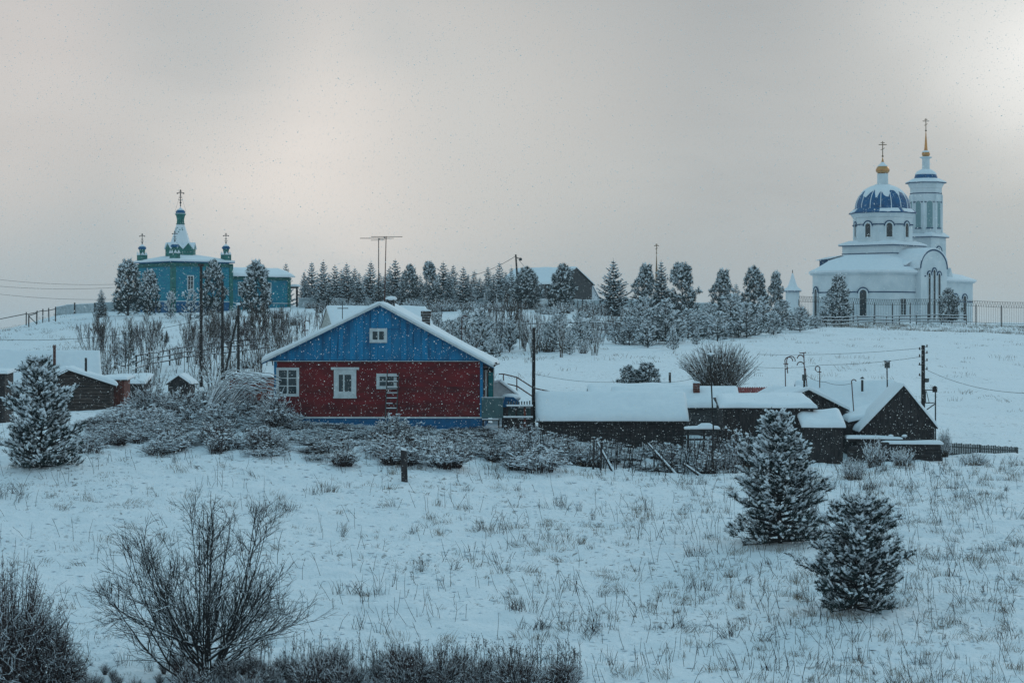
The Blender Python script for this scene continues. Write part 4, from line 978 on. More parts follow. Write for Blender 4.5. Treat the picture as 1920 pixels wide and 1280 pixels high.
# horizontal wall logs on the two visible faces
nl = 17
for i in range(nl):
    a, b_ = z3(570)+(z3(497)-z3(570))*i/nl, z3(570)+(z3(497)-z3(570))*(i+1)/nl
    MB().box(-4.1, 4.1, -4.12, -4.03, a+.015, b_-.015).build('log', 'churchcyan', gc)
    MB().box(4.03, 4.12, -4.03, 4.1, a+.015, b_-.015).build('log', 'churchcyan', gc)
for cx_, cy_ in ((4.1, -4.1), (-4.1, -4.1), (4.1, 4.1)): MB().box(cx_-.42, cx_+.1, cy_-.1, cy_+.42, -1, z3(495)).build('pilaster', 'churchgreen', gc)
q = MB(); poly_ring(q, scaled(sq, 1.02), z3(500), z3(495.6)); q.build('frieze', 'churchgreen', gc)
for i in range(34):
    u = -4.1+i*8.2/33
    MB().prism([(u-.1, -4.24, z3(500)), (u+.1, -4.24, z3(500)), (u, -4.24, z3(503))], (0, .04, 0)).build('carved_trim', 'churchgreen', gc)
    MB().prism([(4.24, u-.1, z3(500)), (4.24, u+.1, z3(500)), (4.24, u, z3(503))], (-.04, 0, 0)).build('carved_trim', 'churchgreen', gc)
q = MB(); poly_ring(q, scaled(sq, 1.11), z3(493.6), z3(492.3)); q.build('eave', 'bluedark', gc)
frustum(scaled(sq, 1.11), z3(492.3), scaled(sq, .3), z3(478), .2).build('snow_cover', 'snow', gc)
q = MB(); poly_ring(q, scaled(sq, 1.012), z3(566.5), z3(565)); q.build('ledge', 'white', gc)
q = MB(); poly_ring(q, scaled(sq, 1.006), -1, z3(566.6)); q.build('foundation', 'bluedark', gc)
# lantern with kokoshnik gables and tent roof
lc = (-.25, -.35)
lan = ngon(1.88, 8, math.radians(22.5), lc)
q = MB(); poly_ring(q, lan, z3(485), z3(467)); q.build('lantern', 'churchgreen', gc)
for k in range(8):
    a = 2*math.pi*k/8+math.radians(45); n0 = Vector((math.cos(a), math.sin(a))); t0 = Vector((-n0.y, n0.x)); c0 = Vector(lc)+n0*1.76; w_ = .72
    p = [(c0.x+t0.x*w_, c0.y+t0.y*w_, z3(467.5)), (c0.x-t0.x*w_, c0.y-t0.y*w_, z3(467.5)), (c0.x, c0.y, z3(456))]
    MB().prism(p, (-n0.x*.3, -n0.y*.3, 0)).build('kokoshnik', 'churchgreen', gc)
    for sg in (1, -1):
        e = c0+t0*w_*sg
        MB().prism([(e.x+n0.x*.12, e.y+n0.y*.12, z3(467.5)), (c0.x+n0.x*.12, c0.y+n0.y*.12, z3(456)), (c0.x+n0.x*.12, c0.y+n0.y*.12, z3(454.6)), (e.x+n0.x*.12+t0.x*sg*.06, e.y+n0.y*.12+t0.y*sg*.06, z3(466.5))], (-n0.x*1.1, -n0.y*1.1, 0)).build('snow_strip', 'snow', gc)
q = MB(); pA = ngon(1.45, 8, math.radians(22.5), lc); pB = ngon(.50, 8, math.radians(22.5), lc); n = 8
q.add([(x, y, z3(465)) for x, y in pA]+[(x, y, z3(421)) for x, y in pB], [(k, (k+1) % n, n+(k+1) % n, n+k) for k in range(n)]+[tuple(range(n))[::-1], tuple(range(n, 2*n))])
q.build('tent_roof', 'snow', gc)
for k in range(14):
    a = rnd.uniform(0, 6.28); r_ = rnd.uniform(423, 440); rr_ = .5+(r_-421)/44*.95+.02
    MB().box(-.07, .07, -.02, .02, -.05, .05).build('shingle', 'churchgreen', gc, loc=(lc[0]+rr_*.96*math.cos(a), lc[1]+rr_*.96*math.sin(a), z3(r_))).rotation_euler = (0, 0, a+math.pi/2)
MB().lathe([(.50, z3(421)), (.58, z3(420)), (.48, z3(419)), (.44, z3(412)), (.56, z3(404)), (.68, z3(402)), (.68, z3(401))], 12, lc).build('neck', 'churchgreen', gc, smooth=True)
onion(gc, *lc, z3(401)+.02, .62, 'bluedark'); MB().lathe([(.66, z3(401)), (.6, z3(400))], 12, lc).build('snow_strip', 'snow', gc)
MB().tube((*lc, z3(387)), (*lc, z3(379)), .07, .04).build('spire', 'darkiron', gc); MB().ball((*lc, z3(380)), .13, n=6).build('ball', 'darkiron', gc)
cross(gc, *lc, z3(379), 22*gs, fleury=True, t=.045, rz=ph)
for dx in (-1.1, 1.1):
    q = MB(); ex_ = Vector((math.cos(ph), math.sin(ph)))*dx*.62
    q.tube((*lc, z3(362)), (lc[0]+ex_.x, lc[1]+ex_.y, z3(397)), .012, n=4); q.build('guy_wire', 'metal', gc)
for cx_, cy_, r0, fr_ in ((-3.75, -3.75, 486, 0), (3.75, 3.75, 486, 0), (3.3, -3.3, 485, 1)):
    c_ = (cx_, cy_); o_ = 0 if not fr_ else -1.5
    MB().box(cx_-.47, cx_+.47, cy_-.47, cy_+.47, z3(r0+3), z3(r0-10+o_)).build('cupola_base', 'churchgreen', gc)
    for sx2, sy2 in ((0, -1), (1, 0)):
        for u in (-.23, .23):
            p = [(cx_+sx2*.5+(u-.24)*(sx2 == 0), cy_+sy2*.5+(u-.24)*(sx2 == 1), z3(r0-8)), (cx_+sx2*.5+(u+.24)*(sx2 == 0), cy_+sy2*.5+(u+.24)*(sx2 == 1), z3(r0-8)), (cx_+sx2*.5+u*(sx2 == 0), cy_+sy2*.5+u*(sx2 == 1), z3(r0-14))]
            MB().prism(p, (sx2*.05, sy2*.05, 0)).build('kokoshnik', 'frost', gc)
    MB().lathe([(.36, z3(r0-9)), (.33, z3(r0-13)), (.40, z3(r0-18.5))], 10, c_).build('neck', 'churchgreen', gc, smooth=True)
    onion(gc, cx_, cy_, z3(r0-18.5), .53, 'bluedark')
    zt_ = r0-18.5-.53*1.4/gs
    MB().tube((*c_, z3(zt_+2)), (*c_, z3(zt_-2)), .04).build('spire', 'darkiron', gc); MB().ball((*c_, z3(zt_-1)), .1, n=6).build('ball', 'darkiron', gc)
    cross(gc, cx_, cy_, z3(zt_-1), 17*gs, fleury=True, t=.035, rz=ph)
# west wing
q = MB(); wg = [(-3.0, 4.0), (3.0, 4.0), (3.0, 13.7), (-3.0, 13.7)]; poly_ring(q, wg, -1.5, z3(519)); q.build('wall', 'churchcyan', gc)
for i in range(12):
    a, b_ = z3(568)+(z3(520)-z3(568))*i/12, z3(568)+(z3(520)-z3(568))*(i+1)/12
    MB().box(2.95, 3.04, 4.1, 13.7, a+.015, b_-.015).build('log', 'churchcyan', gc)
q = MB(); poly_ring(q, [(-3.1, 4.12), (3.1, 4.12), (3.1, 13.8), (-3.1, 13.8)], z3(522), z3(518)); q.build('frieze', 'churchgreen', gc)
MB().box(2.7, 3.1, 13.35, 13.8, -1, z3(520)).build('pilaster', 'churchgreen', gc); MB().box(2.9, 3.1, 4.12, 13.8, z3(568), z3(566.6)).build('ledge', 'white', gc)
MB().prism([(-3.5, 4.15, z3(517.5)), (3.5, 4.15, z3(517.5)), (0, 4.15, z3(502))], (0, 10.0, 0)).build('roof', 'bluedark', gc)
snow_slab(gc, (3.55, 4.13, z3(517.5)), (3.55, 14.2, z3(517.5)), (0, 14.2, z3(502)), (0, 4.13, z3(502)), .3, seed=2)
snow_slab(gc, (-3.55, 4.13, z3(517.5)), (-3.55, 14.2, z3(517.5)), (0, 14.2, z3(502)), (0, 4.13, z3(502)), .3, seed=3)
for i in range(37):
    u = 4.3+i*.25; MB().prism([(3.12, u-.1, z3(522)), (3.12, u+.1, z3(522)), (3.12, u, z3(525))], (.04, 0, 0)).build('carved_trim', 'churchgreen', gc)
window(gc, 4.13, -2.0+.4, z3(532), .95, 1.9, cols=2, rows=3, fr=.12, rz=math.pi/2, mf='white')
window(gc, 3.05, 6.6, z3(541), 1.35, 1.75, cols=2, rows=3, fr=.1, rz=math.pi/2)
window(gc, 3.05, 10.2, z3(541), 1.35, 1.75, cols=2, rows=3, fr=.1, rz=math.pi/2)
window(gc, -1.9, -4.13, z3(532), .95, 1.9, cols=2, rows=3, fr=.12, mf='brownwood')
MB().box(-2.5, 2.5, 13.7, 15.4, z3(538), z3(535)).build('porch_roof', 'greywood', gc); snow_slab(gc, (2.7, 13.75, z3(535)), (2.7, 15.7, z3(535)), (-2.7, 15.7, z3(534)), (-2.7, 13.75, z3(534)), .25, seed=9)
for y_ in (15.1,): MB().box(2.3, 2.5, y_, y_+.2, -1, z3(537)).build('post', 'wood', gc)

# ---------------------------------------------------------------- fences
def rail_fence(label, pts, h, rails, post_every, mat_='polewood', snow=True, jit=.15, pw=.12, group=None, dmin=150, post_over=.15):
    """pts: list of (column, row of the foot)"""
    P3 = [on(px_, dist_at(px_, r_, dmin, 362)) for px_, r_ in pts]; o0 = P3[0]
    f = thing('rail_fence', label, 'fence', o0, 0, group)
    L_ = [0]
    for a, b_ in zip(P3[:-1], P3[1:]): L_.append(L_[-1]+(b_-a).xy.length)
    def at(s_):
        for k in range(len(P3)-1):
            if s_ <= L_[k+1] or k == len(P3)-2:
                t_ = (s_-L_[k])/(L_[k+1]-L_[k]); p = P3[k].lerp(P3[k+1], t_); return Vector((p.x, p.y, G(p.x, p.y)))
    n = max(1, round(L_[-1]/post_every)); prev = None
    for i in range(n+1):
        p = at(L_[-1]*i/n)-o0; hh = h*(1+rnd.uniform(-jit, jit)*.5)
        MB().tube(p-Vector((0, 0, .3)), p+Vector((rnd.uniform(-.05, .05), 0, hh+post_over)), pw*.6, n=6).build('post', mat_, f)
        if prev:
            for r_ in rails:
                a = prev+Vector((0, -.08, h*r_+rnd.uniform(-jit, jit)*.5)); b_ = p+Vector((0, -.08, h*r_+rnd.uniform(-jit, jit)*.5))
                MB().tube(a, b_, .055, .045, 6).build('rail', mat_, f)
                if snow: MB().beam(a+Vector((0, 0, .075)), b_+Vector((0, 0, .075)), .10, .07).build('snow_strip', 'snow', f)
        prev = p
    return f
rail_fence('rail fence with snow on its rails in front of the white church', [(1478, 616), (1545, 613), (1600, 610), (1640, 609), (1700, 608), (1760, 608), (1812, 609)], 1.15, (.3, .65, 1.0), 3.2, dmin=250)
rail_fence('long pole fence crossing the slope above the meadow', [(865, 640), (960, 640), (1060, 637), (1140, 637), (1230, 640)], 1.7, (.6, 1.0), 4.5, dmin=180)
rail_fence('three-rail fence climbing the slope among the bare trees at left', [(255, 700), (330, 684), (400, 672), (470, 664), (520, 660)], 1.3, (.35, .68, 1.0), 4, dmin=160)
rail_fence('single rail fence running down the hill at the far left', [(104, 603), (60, 606), (0, 621), (-80, 640)], 1.5, (.95,), 5.5, dmin=270, snow=False)
gp_ = thing('braced_gate', 'two braced wooden posts joined by a rail in the far left rail fence', 'gate', on(54, 296)); o0 = gp_.location; a_, b_ = on(54, 296)-o0, on(69, 296)-o0
for p in (a_, b_): MB().tube(p-Vector((0, 0, .3)), p+Vector((0, 0, 1.45)), .09, .08, 6).build('post', 'polewood', gp_)
MB().tube(a_+Vector((0, 0, 1.3)), b_+Vector((0, 0, 1.35)), .06, n=6).build('rail', 'polewood', gp_); MB().tube(a_+Vector((0, 0, 1.25)), b_+Vector((0, 0, .05)), .05, n=6).build('brace', 'polewood', gp_)
# pale board fence along the hilltop: each bay is a part
def bay_fence(label, pts, h, dmin, mat_='palefence', bay=3.0):
    P3 = [on(px_, dist_at(px_, r_, dmin, 362)) for px_, r_ in pts]; o0 = P3[0]; f = thing('board_fence', label, 'fence', o0)
    for a, b_ in zip(P3[:-1], P3[1:]):
        n = max(1, round((b_-a).xy.length/bay))
        for i in range(n):
            p, q_ = a.lerp(b_, i/n), a.lerp(b_, (i+1)/n); p.z, q_.z = G(p.x, p.y), G(q_.x, q_.y); p -= o0; q_ -= o0; hh = h*rnd.uniform(.94, 1.04)
            MB().prism([p+Vector((0, 0, -.3)), q_+Vector((0, 0, -.3)), q_+Vector((0, 0, hh)), p+Vector((0, 0, hh))], (0, .05, 0)).build('fence_panel', mat_, f)
            if rnd.random() < .55: MB().tube(p+Vector((0, -.1, -.3)), p+Vector((0, -.1, hh+rnd.uniform(.05, .35))), .1, n=6).build('post', 'polewood', f)
            MB().beam(p+Vector((0, .02, hh+.04)), q_+Vector((0, .02, hh+.04)), .12, .08).build('snow_strip', 'snow', f)
    return f
bay_fence('snow plastered board fence along the hilltop below the wooden church', [(104, 592), (178, 586), (230, 584), (300, 580), (365, 580)], 1.15, 285)
bay_fence('pale board fence running behind the spruces on the hilltop', [(560, 578), (700, 577), (850, 577), (985, 578), (1060, 577), (1190, 577), (1300, 583), (1420, 588)], 1.15, 305)
# iron churchyard fence with zigzag crest
P3 = [on(px_, dist_at(px_, r_, 290, 352)) for px_, r_ in ((1498, 606), (1560, 605), (1640, 603), (1740, 602), (1830, 603), (1925, 607), (1990, 613))]; P3 = [on(px_, 320) for px_ in (1498, 1560, 1640, 1740, 1830, 1925, 1990)]; o0 = P3[0]
fe = thing('iron_fence', 'dark iron bar fence with a zigzag crest round the white church', 'fence', o0); fb = MB(); fz = MB()
for a, b_ in zip(P3[:-1], P3[1:]):
    Ld = (b_-a).xy.length; n = max(1, round(Ld/2.75))
    for i in range(n):
        p, q_ = a.lerp(b_, i/n), a.lerp(b_, (i+1)/n); p.z, q_.z = G(p.x, p.y), G(q_.x, q_.y); p -= o0; q_ -= o0
        hp = 2.75; MB().box(p.x-.06, p.x+.06, p.y-.06, p.y+.06, p.z-.3, p.z+hp).build('post', 'metal', fe)
        U = Vector((0, 0, 1))
        for z_ in (.35, 2.5, 3.2): fb.beam(p+U*z_, q_+U*z_, .035, .04)
        for k in range(11):
            t_ = (k+.5)/11; e = p.lerp(q_, t_); fb.beam(e+U*.3, e+U*2.5, .022, .022)
        for k in range(10):
            e0, e1, e2 = p.lerp(q_, k/10), p.lerp(q_, (k+.5)/10), p.lerp(q_, (k+1)/10)
            fz.beam(e0+U*2.5, e1+U*3.2, .03, .03); fz.beam(e1+U*3.2, e2+U*2.5, .03, .03)
o = fb.build('bar', 'metal', fe); o['kind'] = 'stuff'; o = fz.build('zigzag_crest', 'metal', fe); o['kind'] = 'stuff'

# ---------------------------------------------------------------- poles, bird boxes, pipes, wires
def pole(name, label, cat, px_, d, row_top, r=.12, lean=0, m='polewood', base=None):
    b_ = on(px_, d); 
    if base is not None: b_.z = Z(base, d)
    t = thing(name, label, cat, b_); h = Z(row_top, d)-b_.z
    MB().tube((0, 0, -.5), (lean, 0, h), r, r*.8, 9).build('pole', m, t); return t, h
t, h = pole('utility_pole', 'dark pole standing at the left end of the long snow roof', 'utility pole', 1000, 121.5, 614, .10, .03)
t, h = pole('utility_pole', 'leftmost and tallest of the bare tree poles before the wooden church', 'utility pole', 377, 165, 496, .125)
MB().box(-.2, .2, -.1, .1, h-.1, h+.05).build('pole_cap', 'wood', t)
t, h = pole('utility_pole', 'second tall pole before the wooden church, right of the tallest', 'utility pole', 417, 170, 527, .115)
t, h = pole('utility_pole', 'shorter pole propped by a slanting strut left of the red house', 'utility pole', 447, 172, 570, .11)
MB().tube((-1.1, 0, -.3), (-.05, 0, h-.8), .09, .08, 7).build('strut', 'polewood', t); MB().ball((0, 0, h), .17, .5, 8).build('snow_cap', 'snow', t)
t, h = pole('utility_pole', 'thick dark utility pole with insulators right of the A-frame', 'utility pole', 1731, 124, 647, .115)
s = 124/FPX
for i, r_ in enumerate((650, 655, 662, 668, 676, 684, 692, 704, 716)):
    sg = -1 if i % 2 else 1; z_ = Z(r_, 124)-t.location.z
    MB().beam((0, -.02, z_), (sg*.19, -.02, z_), .03, .03).tube((sg*.19, -.02, z_-.02), (sg*.19, -.02, z_+.12), .045, .03, 6).build('insulator', 'greywood', t)
MB().box(.10, .28, -.12, .05, Z(716, 124)-t.location.z, Z(709, 124)-t.location.z).build('meter_box', 'greyfence', t)
fr = thing('pole_frame', 'steel ladder frame with a small box right of the thick utility pole', 'frame', on(1745, 124.3)); z_ = lambda r: Z(r, 124.3)-fr.location.z
for u in (-10, 9): MB().beam((u*s, 0, z_(756 if u < 0 else 783)), (u*s, 0, z_(730 if u < 0 else 731)), .06, .06).build('post', 'metal', fr)
for r_ in (731, 755): MB().beam((-12*s, 0, z_(r_)), (10*s, 0, z_(r_)), .05, .05).build('bar', 'metal', fr)
MB().beam((-12*s, 0, z_(771)), (8*s, 0, z_(757)), .05, .05).beam((-8*s, 0, z_(733)), (-3*s, 0, z_(754)), .03, .03).build('brace', 'metal', fr)
MB().box(4*s, 12*s, -.08, .12, z_(735), z_(727)).prism([(3*s, -.1, z_(727)), (13*s, -.1, z_(727)), (8*s, -.1, z_(723))], (0, .25, 0)).build('bird_box', 'wood', fr)
MB().beam((9*s, 0, -.3), (9*s, 0, z_(780)), .06, .06).build('post', 'metal', fr)
def bird_box(label, px_, d, rt, base_px, r=.035):
    b_ = on(base_px, d); t = thing('nesting_box_pole', label, 'nesting box', b_); s = d/FPX; top_ = Vector((X(px_, d), d, Z(rt+14, d)))-b_
    MB().tube((0, 0, -.3), top_, r*1.2, r, 6).build('pole', 'polewood', t)
    MB().box(top_.x-.13, top_.x+.13, -.18, -.02, top_.z-.05, top_.z+.30).build('box', 'greyfence', t)
    MB().box(top_.x-.17, top_.x+.17, -.24, .04, top_.z+.302, top_.z+.33).build('box_lid', 'wood', t)
    MB().ball((top_.x, -.1, top_.z+.34), .17, .5, 8).build('snow_cap', 'snow', t, smooth=True)
bird_box('nesting box on a tall thin pole before the bare willow', 1332, 113, 664, 1341)
bird_box('nesting box on a pole above the broad snow roof, left of the utility pole', 1663, 128, 674, 1666)
def crook(label, px_, d, base_row, pts, extra=None):
    o_ = P(px_, base_row, d); t = thing('curled_pipe', label, 'pipe', o_, group='curled pipes above the sheds')
    for path_ in pts: MB().path([P(a, b_, d)-o_ for a, b_ in path_], .028, 6).build('pipe', 'rust', t)
    return t
hook = lambda cx_, cy_, r, a0, a1, n=9: [(cx_+r*math.cos(math.radians(a0+(a1-a0)*k/n)), cy_-r*1.05*math.sin(math.radians(a0+(a1-a0)*k/n))) for k in range(n+1)]
crook('twin hooped pipes, leftmost of the curled pipes', 1474, 127, 727, [[(1473, 735), (1472, 678)]+hook(1479, 677, 7.5, 180, 0), [(1477, 700), (1475, 678)]+hook(1483, 676, 8, 170, -10), [(1469, 682), (1478, 682)], [(1472, 692), (1478, 690)]])
t = crook('tall pipe with two hoops and a grey meter box, second of the curled pipes', 1508, 125, 740, [[(1510, 740), (1507, 661)], [(1499, 662), (1511, 661)], [(1508, 670)]+hook(1501, 672, 6, 30, 180), [(1508, 684)]+hook(1501, 685, 6.5, 30, 180), [(1513, 725), (1510, 690)]])
MB().box(-.10, .08, -.1, .1, .75, 1.05).build('meter_box', 'greyfence', t); MB().box(-.05, .05, -.06, .06, -.5, .75).build('post', 'polewood', t)
crook('short hooked pipe, third of the curled pipes', 1536, 128, 727, [[(1537, 727), (1537, 697)]+hook(1533, 691, 4.5, -40, 250), [(1532, 697), (1540, 697)]])
crook('thin bent rod over the broad snow roof, rightmost of the curled pipes', 1600, 121, 775, [[(1601, 775), (1597, 718)]+hook(1601, 716, 4.5, 180, 20)])
crook('curled pipe left of the blue gable', 572, 131, 690, [[(573, 640), (571, 606)]+hook(575, 605, 4, 180, 30), [(566, 620), (578, 619)], [(573, 640), (574, 690)]])
crook('curled pipe right of the blue gable', 868, 131, 690, [[(866, 660), (866, 598)]+hook(871, 597, 5, 180, 20), [(862, 616), (872, 616)], [(866, 660), (866, 690)]])
# barn-yard post at the meadow edge
t, h = pole('fence_post', 'short dark post behind the roofs left of the willow bush', 'post', 1256, 150, 698, .09)
# the lone old post in the snow field
t, h = pole('old_post', 'square weathered post standing alone in the snow field', 'post', 759, dist_at(759, 908, 80, 112), 843, .01)
for o in list(KIDS[t]): bpy.data.objects.remove(o)
KIDS[t] = []
MB().prism([(-.13, -.12, -.4), (.13, -.12, -.4), (.08, -.10, h-.05), (-.17, -.10, h)], (0, .22, 0)).build('post', 'wood', t)
MB().prism([(-.16, -.09, h+.005), (.07, -.09, h-.04), (.05, -.09, h+.05), (-.14, -.09, h+.08)], (0, .18, 0)).build('snow_cap', 'snow', t)
# wires
def wire(label, pts, sag=.5, r=.012, n=14):
    a = Vector(pts[0]); t = MB()
    for p, q_ in zip(pts[:-1], pts[1:]):
        p, q_ = Vector(p), Vector(q_); pp = [p.lerp(q_, k/n)-Vector((0, 0, 4*sag*(k/n)*(1-k/n)))-a for k in range(n+1)]; t.path(pp, r, 4)
    o = t.build('wire', 'metal'); o.location = a; tag(o, label, 'wire', 'overhead wires'); return o
wire('power line leaving the right edge from the thick utility pole', [P(1731, 690, 124), P(1930, 737, 100)], .3, .010)
for w_, a_, b_ in (('top', 522, 533), ('middle', 535, 539), ('lowest', 549, 561)): wire(w_+' of three thin power lines crossing the sky at the far left', [P(-20, a_, 300), P(216, b_, 300)], .3, .017)
wire('wire from the thick utility pole over the meadow to the left', [P(1731, 652, 124), P(1420, 664, 140)], .15, .009)
wire('lower wire from the thick utility pole over the meadow to the left', [P(1731, 668, 124), P(1540, 684, 128), P(1420, 688, 140)], .1, .009)
wire('sagging wire strung between the curled pipes', [P(1508, 700, 125), P(1548, 716, 126), P(1598, 718, 121)], .12, .010)
wire('wire rising to the leaning pole beside the hill barn', [P(870, 520, 325), P(967, 480, 325)], .4, .03)
wire('wire falling right from the leaning pole to the hill barn', [P(967, 480, 325), P(1030, 545, 332)], .3, .03)
wire('wire across the meadow right of the red house', [P(1000, 700, 121), P(1200, 712, 121), P(1330, 700, 113)], .25, .008)
wire('long low wire over the left hillside', [P(-10, 636, 165), P(377, 600, 165)], .5, .014)
# ---------------------------------------------------------------- vegetation generators
def unit(v): return v/(np.linalg.norm(v, axis=-1, keepdims=True)+1e-9)
def shoots(sp, P_, D_, L_, brush, nn, snow_p, needle_w, sz=1.08, mneedle=0, msnow=1):
    """bottle-brush shoots: needles all along the shoot, snow lying on its upper side"""
    k = len(P_); L_ = np.broadcast_to(L_, k)
    rep = np.repeat(np.arange(k), nn); t = R.uniform(.0, 1, len(rep))
    base = P_[rep]+D_[rep]*(L_[rep]*t)[:, None]
    nd = unit(D_[rep]*R.uniform(.5, 1.2, (len(rep), 1))+unit(R.normal(size=(len(rep), 3)))*.95)
    sp.blades(base, nd, brush*R.uniform(.7, 1.25, len(rep)), needle_w, mneedle)
    hz_n = (P_[:, 2]-P_[:, 2].min())/(np.ptp(P_[:, 2])+1e-6); on_ = R.random(k) < snow_p*np.clip(.45+hz_n*.9, 0, 1.05); Ps, Ds, Ls = P_[on_], D_[on_], L_[on_]
    up = np.array([0, 0, 1.])
    for f_, ms in ((.30, .75), (.75, .9)):
        C = Ps+Ds*(Ls*f_)[:, None]+up*brush*.28
        keep = R.random(len(C)) < .85
        sp.lumps(C[keep], brush*sz*R.uniform(.5, .9, keep.sum())*ms, brush*sz*R.uniform(.35, .65, keep.sum()), msnow, Ds[keep], stretch=1.6, jit=.3)

def pine(h, rw, nwh=15, per=6, twigs=7, brush=.11, nn=18, snow_p=.72, needle_w=.013, shoot=.24, seed=0, bushy=1.0, low=.06, shape=.62, up=.5):
    """young pine: whorls of limbs curving upwards, shoots at their ends. returns trunk, crown"""
    tr = Soup(); cr = Soup(); lean = R.normal(size=2)*.03*h
    zs = np.linspace(0, 1, 9); tp = np.stack([lean[0]*zs**2, lean[1]*zs**2, zs*h*.97], 1); rad = .018*h*(1-zs)+.008
    tr.tubes(tp[:-1]-[0, 0, .05], tp[1:], rad[:-1], rad[1:], 0, 6)
    SP, SD = [], []
    for w in range(nwh):
        f = low+(1-low)*((w+.3)/nwh)**.95; z = f*h*.96
        prof = (1-f)**shape*(.80+.20*min(1, f/.2))
        for k in range(per+(1 if w < nwh*.6 else 0)):
            a = 2*math.pi*(k+R.random()*.7)/per+w*1.3; L = rw*prof*(R.uniform(.62, 1.08)+.22*math.sin(a*2.3+w*.5+seed))+.06*h*(1-f)*.3
            e0 = math.radians(R.uniform(-8, 12)-14*max(0, 1-f*5)+(42*f)); d0 = np.array([math.cos(a), math.sin(a), 0])
            t = np.linspace(0, 1, 5)[:, None]
            pts = np.array([lean[0]*f*f, lean[1]*f*f, z])+d0*L*t+np.array([0, 0, 1.])*(L*(math.tan(e0)*.6*t+up*(.12+.4*min(1, f*3))*t*t)+R.normal()*.02)
            rr = np.linspace(.011*h*(1-f)+.008, .006, 5); cr.tubes(pts[:-1], pts[1:], rr[:-1], rr[1:], 2, 3)
            nt_ = max(2, int(twigs*L/rw*bushy)+1)
            for j in range(nt_):
                q = R.uniform(.30, 1.0) if j else 1.0; i0 = min(int(q*4), 3); p = pts[i0]+(pts[i0+1]-pts[i0])*(q*4-i0)
                sd = (R.random()-.5)*1.8; dd = np.array([math.cos(a+sd), math.sin(a+sd), R.uniform(.2, .9)*(.6+up)]); dd /= np.linalg.norm(dd)
                tl = L*R.uniform(.14, .34)*(1.1-q*.4)*(j > 0); e = p+dd*tl
                if tl > .05: cr.tubes(p[None], e[None], .006, .004, 2, 3)
                for m_ in range(2 if j else 3):
                    SP.append(e-dd*shoot*.5*R.random()); s2 = dd+R.normal(size=3)*.35+np.array([0, 0, .25]); SD.append(s2/np.linalg.norm(s2))
    SP.append(tp[-1]-[0, 0, shoot*.6]); SD.append(np.array([0, 0, 1.]))
    SP, SD = np.array(SP), np.array(SD)
    shoots(cr, SP, SD, shoot*R.uniform(.7, 1.25, len(SP)), brush, nn, snow_p, needle_w)
    return tr, cr

def round_pine(h, w, n=90, nsh=10, brush=.32, nn=11, snow_p=.66, needle_w=.07, trunk=.07, top=.0, seed=0):
    tr = Soup(); cr = Soup(); zs = np.linspace(0, 1, 8); lean = R.normal(size=2)*.04*h
    tp = np.stack([lean[0]*zs, lean[1]*zs, zs*h*.9], 1); rad = .022*h*(1-zs)+.02; tr.tubes(tp[:-1]-[0, 0, .1], tp[1:], rad[:-1], rad[1:], 0, 6)
    SP, SD = [], []
    for i in range(n):
        f = R.uniform(trunk, 1.0); wid = w*(1.02-.5*max(0, f-.3))*(max(.0, 1-(max(0, f-.38)/.66)**2)**.55 if f > .38 else .72+.28*(f-trunk)/(.38-trunk))*(1+.16*math.sin(f*17+seed))
        a = R.uniform(0, 2*math.pi); r_ = wid*R.uniform(.45, 1.0); c = np.array([math.cos(a)*r_+lean[0]*f, math.sin(a)*r_+lean[1]*f, f*h*.95])
        b0 = np.array([lean[0]*f*.9, lean[1]*f*.9, c[2]-r_*.35]); cr.tubes(b0[None], c[None], .03, .012, 2, 3)
        k = nsh; D = unit(R.normal(size=(k, 3))*.75+np.array([math.cos(a)*.6, math.sin(a)*.6, .75])); SP.append(c+D*R.uniform(0, .35, (k, 1))*w*.35); SD.append(D)
    SP, SD = np.concatenate(SP), np.concatenate(SD)
    shoots(cr, SP, SD, brush*1.1*R.uniform(.7, 1.3, len(SP)), brush, nn, snow_p, needle_w, sz=.72)
    return tr, cr

